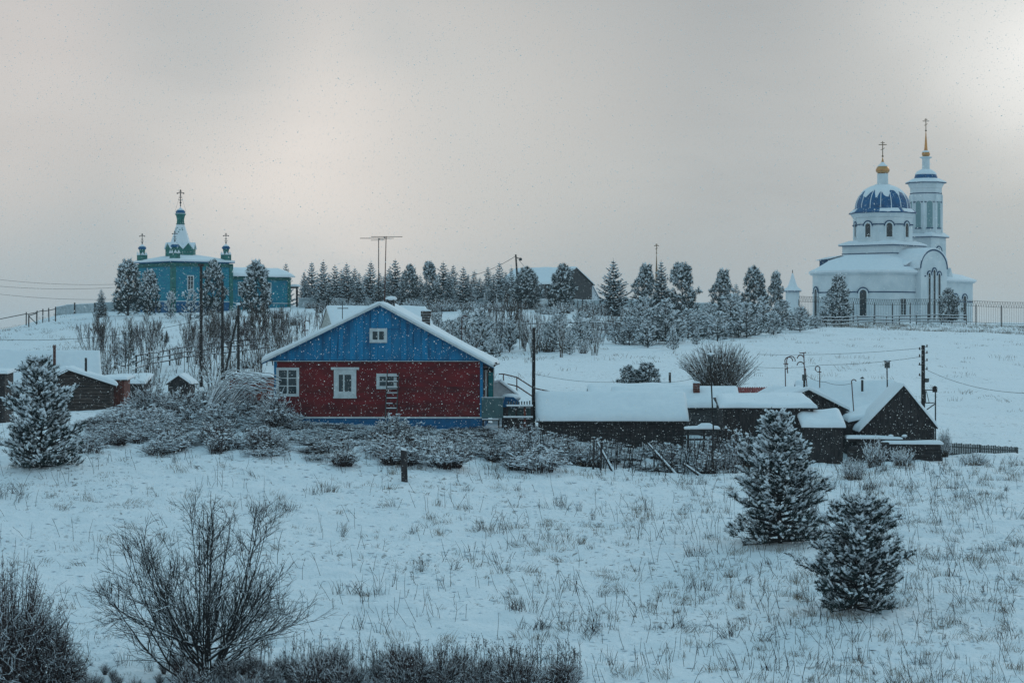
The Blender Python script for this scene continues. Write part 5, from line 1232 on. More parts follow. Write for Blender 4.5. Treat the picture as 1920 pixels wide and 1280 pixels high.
def spruce(h, w, nwh=17, nn=20, snow_p=.45, dens=1.0):
    tr = Soup(); cr = Soup(); zs = np.linspace(0, 1, 6); tp = np.stack([zs*0, zs*0, zs*h], 1); rad = .014*h*(1-zs)+.012
    tr.tubes(tp[:-1]-[0, 0, .1], tp[1:], rad[:-1], rad[1:], 0, 5)
    for i in range(nwh):
        f = .04+.94*(i/nwh)**.92; L0 = w*(1-f)**.85+.04*h*.4*(1-f)+.05; per = int((7 if f < .7 else 5)*dens)+1
        for k in range(per):
            a = 2*math.pi*(k+R.random())/per; L = L0*R.uniform(.6, 1.15); droop = R.uniform(-.25, .12)+.45*f; d0 = np.array([math.cos(a), math.sin(a), 0])
            t = np.linspace(0, 1, 4)[:, None]; pts = np.array([0, 0, f*h])+d0*L*t+np.array([0, 0, 1.])*L*(droop*t+.18*t*t)
            cr.tubes(pts[:-1], pts[1:], .02, .012, 2, 3)
            m_ = max(5, int(nn*L/w*1.6)); q = R.uniform(.08, 1.05, m_); p = np.array([0, 0, f*h])+d0*L*q[:, None]+np.array([0, 0, 1.])*(L*(droop*q+.18*q*q))[:, None]
            sd = R.choice([-1, 1], m_)*R.uniform(.3, 1.1, m_); D = np.stack([np.cos(a+sd), np.sin(a+sd), R.uniform(-.5, .15, m_)], 1)
            ll = .30*L0*(1.15-q)*R.uniform(.6, 1.2, m_)+.10; cr.blades(p, unit(D), ll, ll*.38+.03, 0)
            cr.blades(p, unit(D+R.normal(size=(m_, 3))*.4), ll*.8, ll*.3+.03, 0)
            s_ = R.random(m_) < snow_p; C = p[s_]+unit(D)[s_]*(ll[s_]*.45)[:, None]+np.array([0, 0, .05])
            cr.lumps(C, .055+ll[s_]*.22, .05, 1, unit(D*[1, 1, .6])[s_], stretch=1.6, jit=.35)
    q = R.uniform(.8, 1, 14); p = np.stack([q*0, q*0, q*h], 1); cr.blades(p, unit(R.normal(size=(14, 3))*[1, 1, .3]+[0, 0, .8]), .22, .05, 0)
    return tr, cr

def bare(h, spread, stems=1, depth=5, r0=.06, br=3, ang=.5, upb=.35, ratio=.72, snow=.5, mbark=0, seed=0, twist=.22, start=.0, minr=.004, seg=3, twig_n=2, fan=0.9, lenf=.36, snowr=.008):
    """leafless tree or bush grown recursively; materials 0 bark, 1 snow"""
    A, B, RA, RB = [], [], [], []
    def grow_(p, d, L, r, dep):
        n = seg if dep > 0 else 2; cur_ = p
        for i in range(n):
            d = d+R.normal(size=3)*twist*.5+np.array([0, 0, upb*.12]); d = d/np.linalg.norm(d)
            nx = cur_+d*L/n; ra = r*(1-.35*i/n); rb = r*(1-.35*(i+1)/n); A.append(cur_); B.append(nx); RA.append(ra); RB.append(rb)
            if dep > 0 and i > 0:
                for _ in range(twig_n if dep <= 2 else 1):
                    e = d+unit(R.normal(size=3))*ang*1.25; e[2] += upb*.3; e /= np.linalg.norm(e); grow_(nx, e, L*ratio*R.uniform(.6, 1.0), rb*.55, dep-1 if dep < 3 else dep-2 if R.random() < .35 else dep-1)
            cur_ = nx
        if dep > 0:
            for _ in range(br-1 if dep > 1 else br):
                e = d+unit(R.normal(size=3))*ang; e[2] += upb*.25; e /= np.linalg.norm(e); grow_(cur_, e, L*ratio*R.uniform(.75, 1.1), r*.6, dep-1)
    for s_ in range(stems):
        a = R.uniform(0, 6.28); d = np.array([math.cos(a)*spread*R.uniform(.1, 1), math.sin(a)*spread*R.uniform(.1, 1), 1.]); d /= np.linalg.norm(d)
        grow_(np.array([math.cos(a), math.sin(a), 0])*r0*1.5*(stems > 1)+np.array([0, 0, -.05]), d, h*lenf*R.uniform(.8, 1.1), r0*R.uniform(.7, 1.0), depth)
    A, B, RA, RB = map(np.array, (A, B, RA, RB)); k = h/max(B[:, 2].max(), .1); A, B = A*k, B*k
    RA = np.maximum(RA, minr); RB = np.maximum(RB, minr*.8)
    br_ = Soup(); big = RA > minr*2.2; br_.tubes(A[big], B[big], RA[big], RB[big], 0, 5)
    tw = Soup(); tw.tubes(A[~big], B[~big], RA[~big], RB[~big], 0, 3)
    D = unit(B-A); flat = (np.abs(D[:, 2]) < .93) & (R.random(len(A)) < snow) & (RA > minr*.9)
    off = np.array([0, 0, 1.])*(RA[flat]*.8)[:, None]; sn_ = Soup(); sn_.tubes(A[flat]+off, B[flat]+off, np.maximum(RA[flat]*.8, snowr), np.maximum(RB[flat]*.75, snowr), 0, 4)
    return br_, tw, sn_

def rods(n, h, w, r=.012, curve=.5, snow=.25, tw=7, hj=(.6, 1.05), frost_r=.012, twl=.25, base_w=.25, droop=0.0, flat=1.0, pads=0, pad_r=.07, dome=.55, rough=.8):
    A, B, C_ = [], [], []; so = Soup(); sn_ = Soup()
    for i in range(n):
        a = R.uniform(0, 6.28); rad_ = math.sqrt(R.random()); e = np.array([math.cos(a)*w*rad_, math.sin(a)*w*rad_*flat, 0]); hh = h*R.uniform(*hj)*math.sqrt(max(.15, 1-dome*rad_**2))
        t = np.linspace(0, 1, 6)[:, None]; pts = e*base_w*(1-t)+e*(base_w+(1-base_w)*t**(1/(1+curve)))*t+np.array([0, 0, 1.])*hh*(t-droop*t*t*t*rad_)+np.cumsum(R.normal(size=(6, 3))*.015*h, 0)*[1, 1, .3]
        pts[0, 2] = -.1; rr = np.linspace(r, r*.35, 6); so.tubes(pts[:-1], pts[1:], rr[:-1], rr[1:], 0, 3)
        D = unit(pts[1:]-pts[:-1])
        if tw:
            q = R.uniform(.25, 1, tw); k = np.minimum((q*5).astype(int), 4); p = pts[k]+(pts[k+1]-pts[k])*(q*5-k)[:, None]
            d = unit(D[k]+unit(R.normal(size=(tw, 3)))*rough+[0, 0, .15]); L = h*twl*R.uniform(.3, 1, tw)*(1.1-q*.6); so.tubes(p, p+d*L[:, None], r*.5, r*.25, 0, 3)
            m_ = R.random(tw) < snow; sn_.tubes(p[m_]+[0, 0, r*.5], (p+d*L[:, None])[m_]+[0, 0, r*.5], frost_r, frost_r*.6, 0, 3)
            m_ = R.random(tw) < snow*.6; sn_.lumps((p+d*L[:, None]*.7)[m_], frost_r*2.6, frost_r*1.8, 0)
        if pads and R.random() < pads:
            j_ = R.integers(3, 6); q_ = pts[j_]; sn_.lumps(np.array([q_, q_+R.normal(size=3)*pad_r])+[0, 0, pad_r*.3], pad_r*R.uniform(.6, 1.5, 2), pad_r*.6, 0, jit=.45)
        m_ = (R.random(5) < snow) & (np.abs(D[:, 2]) < .95); sn_.tubes(pts[:-1][m_]+[0, 0, r*.7], pts[1:][m_]+[0, 0, r*.7], frost_r, frost_r*.8, 0, 3)
    return so, sn_
def merge(protos, places):
    """many copies of a few prototype soups joined into one soup"""
    out = [Soup() for _ in protos[0]]
    for p, s, i in places:
        a = R.uniform(0, 6.28); c_, s_ = math.cos(a), math.sin(a); Rm = np.array([[c_, s_, 0], [-s_, c_, 0], [0, 0, 1]])
        sc_ = np.array(s if hasattr(s, '__len__') else (s, s, s))
        for j, sp in enumerate(protos[i]):
            if not sp.t: continue
            T, m = sp.arrays(); out[j].t.append((T@Rm)*sc_+np.array(p)); out[j].m.append(m)
    return out
def stuff(label, soups_mats, name):
    al = Soup(); mats = []
    for sp, mt in soups_mats:
        if sp.t:
            T, m = sp.arrays(); al.t.append(T); al.m.append(np.full(len(T), len(mats), np.int32)); mats.append(mt)
    o = al.build(name, mats); return tag(o, label, None, None, 'stuff')
def plant_thing(name, label, cat, loc, parts, group=None, rz=0, s=1):
    t = thing(name, label, cat, loc, rz, group); t.scale = (s, s, s)
    for nm, sp, mats in parts:
        if sp.t: sp.build(nm, mats, t)
    return t

# prototypes -------------------------------------------------
def mk_pine(**k): return lambda: (lambda tc: [('trunk', tc[0], ['bark']), ('crown', tc[1], ['needle', 'frost', 'bark'])])(pine(**k))
def mk_round(**k): return lambda: (lambda tc: [('trunk', tc[0], ['bark']), ('crown', tc[1], ['needle', 'frost', 'bark'])])(round_pine(**k))
def mk_spruce(**k): return lambda: (lambda tc: [('trunk', tc[0], ['bark']), ('crown', tc[1], ['spruce', 'frost', 'bark'])])(spruce(**k))
def mk_bare(bark='bark', twig='twig', **k): return lambda: (lambda b: [('branches', b[0], [bark]), ('twigs', b[1], [twig]), ('snow_cover', b[2], ['frost'])])(bare(**k))
PROTO = {}; USED = {}
def place(kind, makers, name, label, cat, loc, hgt, base_h, group=None, wx=1.0, var=None):
    """first use of a maker keeps its own meshes, later ones are copies that share them"""
    i = var if var is not None else rnd.randrange(len(makers)); key = (kind, i)
    s = hgt/base_h; sc_ = (s*wx, s*wx, s)
    if key not in PROTO:
        t = plant_thing(name, label, cat, loc, makers[i](), group, rnd.uniform(0, 6.28)); t.scale = sc_; PROTO[key] = t; return t
    p = PROTO[key]; c = thing(name, label, cat, loc, rnd.uniform(0, 6.28), group); c.scale = sc_
    for ch in KIDS[p]:
        d = ch.copy(); COL.objects.link(d); d.parent = c
    return c
def standing(px_, base, lo, hi, top):
    d = dist_at(px_, base, lo, hi); p = on(px_, d); return p-Vector((0, 0, .1)), (Z(top, d)-p.z)+.1, d

# --- the three snowy pines in front
def fg_pine(px_, base, top, halfw, label, dd, **k):
    d = dd; p = on(px_, d, -.05); h = Z(top, d)-p.z; rw = halfw/FPX*d
    tc = pine(h, rw, **k)
    return plant_thing('pine_tree', label, 'pine tree', p, [('trunk', tc[0], ['bark']), ('crown', tc[1], ['needle', 'frost', 'bark'])])
fg_pine(1462, 1005, 768, 90, 'tall wide young pine loaded with snow in front of the dark sheds', 88, nwh=24, per=8, twigs=13, nn=26, brush=.11, snow_p=.62, shape=.62, low=.015, shoot=.20, up=.45, needle_w=.02, seed=1)
fg_pine(1604, 1135, 942, 92, 'squat round pine bush loaded with snow, nearest to the camera', 75.5, nwh=17, per=9, twigs=15, nn=28, brush=.10, snow_p=.62, shape=.42, low=.01, shoot=.21, up=.55, needle_w=.018, seed=3)
fg_pine(78, 880, 668, 70, 'snowy pine at the left edge in front of the log cabin', 101, nwh=19, per=8, twigs=12, nn=26, brush=.12, snow_p=.66, shape=.62, low=.01, shoot=.25, up=.7, needle_w=.022, seed=5)

# --- skyline
def zone(px_):
    for lim, t in ((215, 'by the left edge of the slope'), (290, 'below the left corner of the wooden church'), (375, 'left of the tallest bare pole'), (430, 'between the two tall poles'), (480, 'beside the propped pole'), (560, 'below the west wing of the wooden church'), (640, 'left of the aerial masts'),
                   (700, 'just left of the aerial masts'), (760, 'just right of the aerial masts'), (830, 'above the brick chimney of the house'), (900, 'above the right roof slope of the house'), (975, 'left of the leaning hilltop pole'), (1040, 'below the leaning hilltop pole'),
                   (1110, 'below the hill barn'), (1175, 'below the solitary spruce'), (1225, 'below the left pine of the spire clump'), (1265, 'directly below the spire'), (1330, 'below the big right pine of the spire clump'), (1390, 'below the lone rounded pine'), (1440, 'below the flat topped pine'), (1600, 'near the white turret')):
        if px_ < lim: return t
    return 'near the white church'
sprs = [mk_spruce(h=6, w=w_, nwh=n_, snow_p=.42) for w_, n_ in ((1.9, 17), (1.7, 18), (2.1, 16), (1.75, 17), (2.0, 15))]
for px_, top_ in ((570, 508), (584, 490), (606, 487), (628, 496), (650, 492), (674, 510), (695, 490), (712, 509), (741, 484), (788, 514), (831, 489), (850, 495), (869, 500), (889, 507), (915, 498), (937, 490), (959, 500), (1003, 520), (818, 512), (722, 512), (660, 520), (595, 520), (900, 518), (617, 512), (640, 505), (685, 512), (755, 512), (776, 505), (842, 508), (878, 515), (925, 512), (948, 508), (970, 515), (575, 525), (1015, 530), (665, 500), (730, 500), (800, 520)):
    l, h, d = standing(px_, 576, 285, 345, top_); l = on(px_, 312+rnd.uniform(-8, 10), -.1); h = Z(top_, l.y)-l.z
    place('spruce', sprs, 'spruce_tree', 'snow dusted spruce of the close hilltop row, '+zone(px_), 'spruce', l, h, 6, 'row of spruces on the hilltop', wx=rnd.uniform(.85, 1.05))
rps = [mk_round(h=6, w=w_, n=n_, seed=q_) for w_, n_, q_ in ((2.1, 125, 0), (2.2, 135, 1.7), (1.9, 115, 3.1), (2.1, 125, 4.4), (2.0, 120, 5.3))]
for px_, base, top_, hw, lab, dd in (
    (240, 562, 488, 28, 'broad snow laden pine at the left corner of the blue wooden church', 284),
    (281, 566, 507, 19, 'smaller snowy pine right beside the broad one at the wooden church', 282),
    (398, 574, 491, 22, 'snow laden pine standing before the middle of the wooden church', 280),
    (481, 578, 490, 29, 'round crowned snowy pine before the west wing of the wooden church', 280),
    (767, 575, 499, 17, 'dark blunt topped pine in the spruce row, left of centre', 306),
    (808, 575, 493, 17, 'second dark blunt topped pine in the spruce row', 306),
    (988, 577, 503, 25, 'dark broad pine at the left end of the hill barn', 306),
    (1050, 579, 498, 26, 'rounded pine standing right in front of the hill barn', 306),
    (1203, 580, 498, 24, 'left pine of the dark clump under the distant spire', 304),
    (1281, 580, 496, 29, 'biggest right hand pine of the clump beside the distant spire', 302),
    (1348, 590, 508, 23, 'lone rounded pine between the spire clump and the church', 306),
    (1415, 596, 503, 24, 'pine with a broad flat top in the gap left of the turret', 308),
    (1456, 600, 512, 16, 'small pine just left of the white turret', 312),
    (1574, 604, 517, 22, 'dark pine in front of the left wall of the white church', 309),
    (1780, 600, 542, 19, 'small dark pine before the right end of the white church', 326)):
    l = on(px_, dd, -.1); h = Z(top_, dd)-l.z
    place('round', rps, 'pine_tree', lab, 'pine tree', l, h, 6, wx=hw*dd/FPX/2.0/(h/6))
for px_, top_, w_, lab, dd in ((1150, 485, 1.0, 'solitary pointed spruce right of the hill barn', 300), (1240, 487, .9, 'pointed spruce in the middle of the clump under the spire', 306), (1380, 530, 1.0, 'little pointed spruce between two pines left of the turret', 300),
                               (190, 541, 1.1, 'little spruce by the board fence at the far left of the hilltop', 284), (536, 492, .8, 'tip of a spruce just showing behind the wing roof of the wooden church', 322), (312, 620, 1.3, 'small dark spruce on the slope below the wooden church', 235)):
    l = on(px_, dd, -.1); h = Z(top_, dd)-l.z; place('spruce', sprs, 'spruce_tree', lab, 'spruce', l, h, 6, wx=w_)
# --- mid slope: young snow laden pines and bushes
yps = [mk_pine(h=4.5, rw=w_, nwh=10, per=5, twigs=5, brush=.19, nn=14, snow_p=.62, needle_w=.045, shoot=.42, shape=s_, up=u_, seed=q_) for w_, s_, u_, q_ in ((1.9, .75, .8, 1), (2.1, .65, .7, 2), (1.6, .9, .9, 3), (2.2, .7, .7, 4), (1.4, .8, 1.0, 5), (2.0, .6, .6, 6))]
mids = [(905, 578, 664, 40), (872, 585, 645, 26), (938, 600, 662, 24), (955, 590, 655, 24), (1050, 585, 658, 30), (1088, 585, 652, 24), (1030, 600, 660, 18), (1205, 562, 645, 40), (1180, 590, 648, 24), (1248, 558, 646, 40), (1232, 590, 648, 30),
        (1290, 575, 640, 36), (1318, 590, 636, 28), (1370, 555, 630, 38), (1345, 580, 634, 28), (1400, 570, 628, 34), (1432, 560, 624, 36), (1466, 562, 618, 34), (1450, 590, 622, 26), (1500, 578, 616, 24), (1270, 600, 642, 26), (1560, 552, 607, 26), (1590, 570, 606, 20),
        (1215, 600, 646, 28), (1385, 596, 630, 28), (1416, 596, 626, 24), (1155, 605, 645, 18), (320, 543, 596, 18), (358, 545, 600, 19), (820, 590, 640, 24), (846, 600, 640, 22), (235, 622, 690, 26), (1745, 567, 602, 12), (1530, 590, 610, 16), (1480, 600, 616, 20), (1170, 615, 652, 14), (1262, 618, 650, 14), (1305, 612, 643, 12), (1355, 606, 637, 13), (1120, 612, 648, 12), (1440, 604, 628, 12), (1068, 618, 660, 12), (925, 625, 668, 16), (890, 612, 655, 20), (1215, 575, 640, 22), (1330, 565, 622, 20)]
special = {320: 'small snow laden pine left of the pair below the wooden church', 358: 'small snow laden pine right of the pair below the wooden church', 235: 'sparse dark young pine on the slope above the farmhouse roof', 1745: 'tiny snowy pine before the tall church windows',
           1560: 'snow laden young pine in front of the dark church pine', 905: 'largest snow covered young pine right of the blue gable', 1050: 'left of two young pines right of the dark pole', 1088: 'right of two young pines right of the dark pole'}
for px_, top_, base, hw in mids:
    base += rnd.choice([-5, 0, 3, 6]) if px_ not in special else 0; l, h, d = standing(px_, base, 150, 345, top_+rnd.uniform(-4, 6))
    lab = special.get(px_, 'snow smothered young pine in the thicket, '+zone(px_)); gr = None if px_ in special else 'young pines along the meadow edge'
    place('young', yps, 'pine_tree', lab, 'pine tree', l, h, 4.5, gr, wx=hw*d/FPX/1.9/(h/4.5))
for px_, top_, base, hw, lab in ((1185, 686, 715, 22, 'low dark pine bush behind the snow roofs, left of two'), (1214, 681, 714, 26, 'low dark pine bush behind the snow roofs, right of two')):
    d = 152; l = on(px_, d, -.1); l.z = min(l.z, Z(base, d)); place('round', rps, 'pine_tree', lab, 'pine tree', l, Z(top_, d)-l.z, 6, wx=hw*d/FPX/2.0/((Z(top_, d)-l.z)/6))
# --- frosted scrub between the hilltop trees and on the slope
scp = [rods(46, 1.5, .9, r=.022, snow=s_, tw=6, frost_r=.03, twl=.3, curve=.4, base_w=.5, hj=(.4, 1)) for s_ in (.25, .12, .4)]+[rods(11, 1.5, .6, r=.012, snow=.22, tw=14, frost_r=.012, twl=.22, curve=.2, base_w=.25, hj=(.5, 1), rough=.6) for _ in range(3)]
pl_scrub = []
for i in range(300):
    z_ = rnd.random()
    if z_ < .45: px_, d = rnd.uniform(555, 1440), rnd.uniform(292, 312); hh_ = rnd.uniform(.8, 1.7)
    elif z_ < .75: px_ = rnd.uniform(1130, 1600); d = dist_at(px_, np.interp(px_, [1130, 1300, 1500, 1600], [640, 633, 614, 607])-rnd.uniform(0, 22), 200, 340); hh_ = rnd.uniform(1.0, 2.6)
    elif z_ < .9: px_, d = rnd.uniform(800, 1110), rnd.uniform(215, 265); hh_ = rnd.uniform(1, 2.2)
    else: px_, d = rnd.uniform(380, 560), rnd.uniform(180, 290); hh_ = rnd.uniform(.8, 1.8)
    p = on(px_, d); w_ = rnd.uniform(.8, 1.5); pl_scrub.append((p, (w_, w_, hh_/1.5), rnd.randrange(3)))
for i in range(48):
    px_ = rnd.uniform(165, 560); d = rnd.uniform(148, 235); p = on(px_, d); pl_scrub.append((p, (rnd.uniform(1.2, 2.2),)*2+(rnd.uniform(1.3, 3.0),), 3+rnd.randrange(3)))
for i in range(22):
    px_ = rnd.uniform(820, 1120); d = rnd.uniform(210, 262); p = on(px_, d); pl_scrub.append((p, (rnd.uniform(1.2, 2.2),)*2+(rnd.uniform(1.6, 3.4),), 3+rnd.randrange(3)))
# --- bare birches and saplings
bts = [mk_bare('birch', 'twig2', h=7, spread=.12, depth=4, r0=.075, br=2, ang=.38, upb=.75, snow=.35, minr=.017, lenf=.42, twig_n=2, snowr=.012), mk_bare('birch', 'twig2', h=7, spread=.35, stems=3, depth=4, r0=.05, br=2, ang=.33, upb=.8, snow=.35, minr=.017, lenf=.42, snowr=.012),
       mk_bare('bark', 'twig', h=7, spread=.3, stems=4, depth=3, r0=.05, br=2, ang=.36, upb=.9, snow=.5, minr=.017, lenf=.5, snowr=.014)]
for px_, top_, base, v, w_ in ((180, 580, 708, 1, .8), (203, 600, 705, 2, .7), (283, 572, 704, 0, .9), (262, 600, 700, 2, .8), (345, 600, 700, 0, .8), (395, 575, 695, 1, .8), (362, 610, 700, 2, .8), (432, 580, 690, 1, .8), (460, 560, 690, 0, .9), (490, 562, 690, 1, .9), (512, 565, 685, 2, .8), (540, 575, 680, 1, .8),
                              (578, 575, 655, 2, .8), (595, 570, 650, 1, .7), (955, 545, 660, 1, 1.1), (930, 560, 660, 2, .9), (975, 560, 655, 0, 1.), (1160, 590, 646, 0, 1.1), (1130, 600, 648, 2, .8), (820, 560, 640, 2, .7), (760, 560, 620, 2, .7), (470, 600, 690, 2, 1.), (420, 600, 695, 2, 1.), (330, 640, 700, 2, 1.), (225, 640, 705, 2, 1.), (1085, 560, 625, 1, .7), (1000, 580, 640, 2, .8), (172, 590, 700, 2, .9), (192, 575, 706, 0, .8), (240, 590, 700, 1, .9), (272, 590, 702, 2, .8), (300, 600, 700, 1, .8), (352, 585, 698, 1, .8), (384, 590, 694, 2, 1), (408, 570, 692, 0, .9), (440, 585, 690, 2, 1), (475, 560, 688, 1, 1), (500, 575, 686, 0, .9), (525, 570, 682, 1, .9), (550, 590, 678, 2, .9), (455, 600, 700, 2, 1.1), (490, 610, 700, 2, 1.1), (400, 620, 705, 2, 1.1)):
    l, h, d = standing(px_, base, 150, 330, top_)
    place('birch', bts, 'bare_tree', ('single stemmed' if v == 0 else 'three stemmed' if v == 1 else 'bushy many stemmed')+' leafless young tree '+zone(px_), 'bare tree', l, h, 7, 'slender leafless trees on the slope', var=v, wx=w_*.85)
# --- big willow bush behind the sheds: a fan of upright rods
d = 150; l = on(1348, d); l.z = min(l.z, Z(722, d)); a = rods(420, Z(637, d)-l.z, 78*d/FPX, r=.02, curve=.8, snow=.16, tw=6, frost_r=.016, hj=(.72, 1.02), twl=.2)
plant_thing('willow_bush', 'large brown bare willow bush fanning out behind the snow roofs', 'bush', l, [('rods', a[0], ['twig2']), ('snow_cover', a[1], ['frost'])])
# --- foreground bare tree
d = 66; l = on(385, d); l.z = min(l.z, Z(1290, d))
def fan_tree(h, w, nl=32):
    big, tw, sn_ = Soup(), Soup(), Soup()
    def curve(p, d, L, n, r, wob, upt):
        pts = [p]; dd = d
        for i in range(n):
            dd = dd+R.normal(size=3)*wob+np.array([0, 0, upt/n]); dd = dd/np.linalg.norm(dd); pts.append(pts[-1]+dd*L/n)
        return np.array(pts)
    def put(pts, r0, r1, sp, snow_p, n=5):
        rr = np.linspace(r0, r1, len(pts)); sp.tubes(pts[:-1], pts[1:], rr[:-1], rr[1:], 0, n)
        D = unit(pts[1:]-pts[:-1]); m = (R.random(len(D)) < snow_p) & (D[:, 2] < .93); o_ = np.array([0, 0, 1.])*(rr[:-1, None]*.75)
        sn_.tubes((pts[:-1]+o_)[m], (pts[1:]+o_)[m], np.maximum(rr[:-1]*.75, .0075)[m], np.maximum(rr[1:]*.7, .0065)[m], 0, 4)
        return D, rr
    for i in range(nl):
        a = i*2.39996+R.random()*.2; el = math.radians(-20+108*(int(format(i % 32, '05b')[::-1], 2)/32+R.random()*.02)); rad_ = .47*h*R.uniform(.9, 1.04)
        tgt = np.array([math.cos(a)*math.cos(el)*rad_*w, math.sin(a)*math.cos(el)*rad_*w, .53*h+math.sin(el)*rad_])
        p0 = np.array([R.normal()*.07, R.normal()*.07, R.uniform(-.03, .26 if el < .5 else .12)*h]); p1 = p0+(tgt-p0)*[.62, .62, .30]
        t = np.linspace(0, 1, 13)[:, None]; pts = (1-t)**2*p0+2*t*(1-t)*p1+t*t*tgt+np.cumsum(R.normal(size=(13, 3))*.022, 0)*np.minimum(t*3, 1)
        r0 = R.uniform(.024, .05); D, rr = put(pts, r0, .0075, big, .7)
        for k in range(11):
            q = R.uniform(.14, .97); j0 = min(int(q*12), 11); p = pts[j0]+(pts[j0+1]-pts[j0])*(q*12-j0); rb = rr[j0]*.5
            e = D[j0]+unit(R.normal(size=3))*R.uniform(.45, .75); e /= np.linalg.norm(e); L2 = h*R.uniform(.16, .34)*(1.15-q*.7)
            p2 = curve(p, e, L2, 6, rb, .09, .25); D2, r2 = put(p2, max(rb, .009), .006, tw, .45, 4)
            for k3 in range(6):
                q3 = R.uniform(.15, 1); j3 = min(int(q3*6), 5); p_ = p2[j3]+(p2[j3+1]-p2[j3])*(q3*6-j3); f = D2[j3]+unit(R.normal(size=3))*.75; f /= np.linalg.norm(f)
                p3 = curve(p_, f, h*R.uniform(.05, .15), 3, .006, .13, .25); D3, r3 = put(p3, .0056, .0040, tw, .2, 3)
                for k4 in range(2): 
                    g_ = D3[1]+unit(R.normal(size=3))*.7; g_ /= np.linalg.norm(g_); tw.tubes(p3[1+k4][None], (p3[1+k4]+g_*h*R.uniform(.03, .07))[None], .0044, .0032, 0, 3)
    return big, tw, sn_
b_ = fan_tree(Z(932, d)-l.z, 1.05)
ft = plant_thing('bare_tree', 'wide leafless tree with many snow lined limbs in the lower left foreground', 'bare tree', l, [('branches', b_[0], ['bark']), ('twigs', b_[1], ['bark']), ('snow_cover', b_[2], ['frost'])])
T_, _ = b_[1].arrays(); wid = np.percentile(np.abs(T_[:, 0, 0]), 97); ft.scale = (165*d/FPX/wid, 1, (Z(932, d)-l.z)/T_[:, 0, 2].max())
print('fg tree tris', sum(len(x.arrays()[0]) for x in b_), 'w', wid)
# --- dark brush at the lower left and along the bottom edge
db = [rods(120, 1.5, 1.0, r=.010, rough=1.1, snow=.16, tw=9, frost_r=.010, twl=.3, curve=.4) for _ in range(3)]
for px_, row, hh, hw, lab in ((20, 1030, 3.0, 1.75, 'big dark bushy shrub filling the lower left corner'), (88, 1150, 2.0, 1.1, 'lower dark shrub spreading right of the corner bush')):
    d = 66; l = on(px_, d); l.z = min(l.z, Z(1300, d)); h_ = Z(row, d)-l.z
    a = rods(480, h_, hw, r=.012, snow=.22, tw=17, frost_r=.009, twl=.2, curve=.5, hj=(.35, 1.03), base_w=.45, dome=.88, rough=1.3)
    plant_thing('bush', lab, 'bush', l, [('stems', a[0], ['twig']), ('snow_cover', a[1], ['frost'])])
pl = []
for i in range(105):
    px_ = rnd.uniform(130, 1070); d = rnd.uniform(63.5, 67.2); p = on(px_, d)
    row = 1222+(22 if px_ < 300 else 0)+abs(px_-760)*.06+rnd.gauss(8, 22); h_ = max(.35, Z(row, d)-p.z); pl.append((p, (h_/1.5*.85, h_/1.5*.85, h_/1.5), rnd.randrange(3)))
o = merge(db, pl); stuff('dark purple brown brush with frost along the bottom edge of the photo', ((o[0], 'twig'), (o[1], 'frost')), 'low_brush')
# seed heads above the bottom brush
o = merge(scp, pl_scrub); stuff('frosted leafless scrub growing among the hilltop trees and on the slope', ((o[0], 'twig2'), (o[1], 'frost')), 'frosted_scrub')
# --- frosted bramble belt in front of the house
fb_ = [rods(n_, 1.3, w_, r=.012, snow=s_, tw=9, frost_r=fr_, twl=.34, curve=.4, droop=dr_, base_w=.5, hj=(.35, 1.05), pads=pd_, pad_r=.075) for n_, w_, s_, fr_, dr_, pd_ in ((150, .95, .22, .012, .3, .40), (110, 1.1, .34, .014, .4, .55), (170, .8, .12, .010, .1, .18), (60, .8, .15, .011, .0, .22), (130, 1.2, .28, .014, .5, .6), (34, .6, .12, .010, .0, .5))]
pl = []
for i in range(480):
    px_ = rnd.uniform(165, 1420); lo_ = np.interp(px_, [165, 400, 700, 960, 1150, 1300, 1420], [104, 104.5, 103.5, 105, 109, 109.5, 107]); lo_ += 3.2*float(vnoise(np.array([px_/47]), np.array([4.4]))[0])+1.6*float(vnoise(np.array([px_/17]), np.array([7.4]))[0]); d = lo_+rnd.uniform(0, 1)**.8*(13 if px_ < 950 else 10)
    if float(vnoise(np.array([px_/40+9]), np.array([d/1.7]))[0]) < -.14 and d < lo_+5: continue
    if d > 116: continue
    p = on(px_, d); f_ = (d-lo_)/12
    toprow = np.interp(px_, [165, 250, 420, 560, 680, 760, 900, 960, 1100, 1250, 1420], [792, 792, 786, 790, 796, 785, 798, 802, 822, 828, 800])+(rnd.uniform(-16, 20) if px_ < 520 else rnd.uniform(0, 32) if px_ < 950 else rnd.uniform(-26, 22))+(1-f_)*34
    h_ = min(1.9, max(.35, Z(toprow, d)-p.z)); w_ = rnd.uniform(.6, 1.25); v_ = rnd.randrange(6); h_ *= 1.25 if v_ == 5 else 1; pl.append((p, (w_, w_, h_/1.3), v_))
for i in range(75):
    px_ = rnd.uniform(205, 545); d = rnd.uniform(113, 128); p = on(px_, d); top_ = np.interp(px_, [205, 260, 330, 420, 500, 545], [765, 735, 738, 715, 735, 770])+rnd.uniform(0, 45)+(d < 117)*15
    h_ = min(2.4, max(.5, Z(top_, d)-p.z)); w_ = rnd.uniform(.8, 1.5); pl.append((p, (w_, w_, h_/1.3), rnd.randrange(5)))
o = merge(fb_, pl); stuff('tangled belt of frost covered bramble and dead herbs in front of the red house', ((o[0], 'twig'), (o[1], 'frost')), 'frosted_undergrowth')
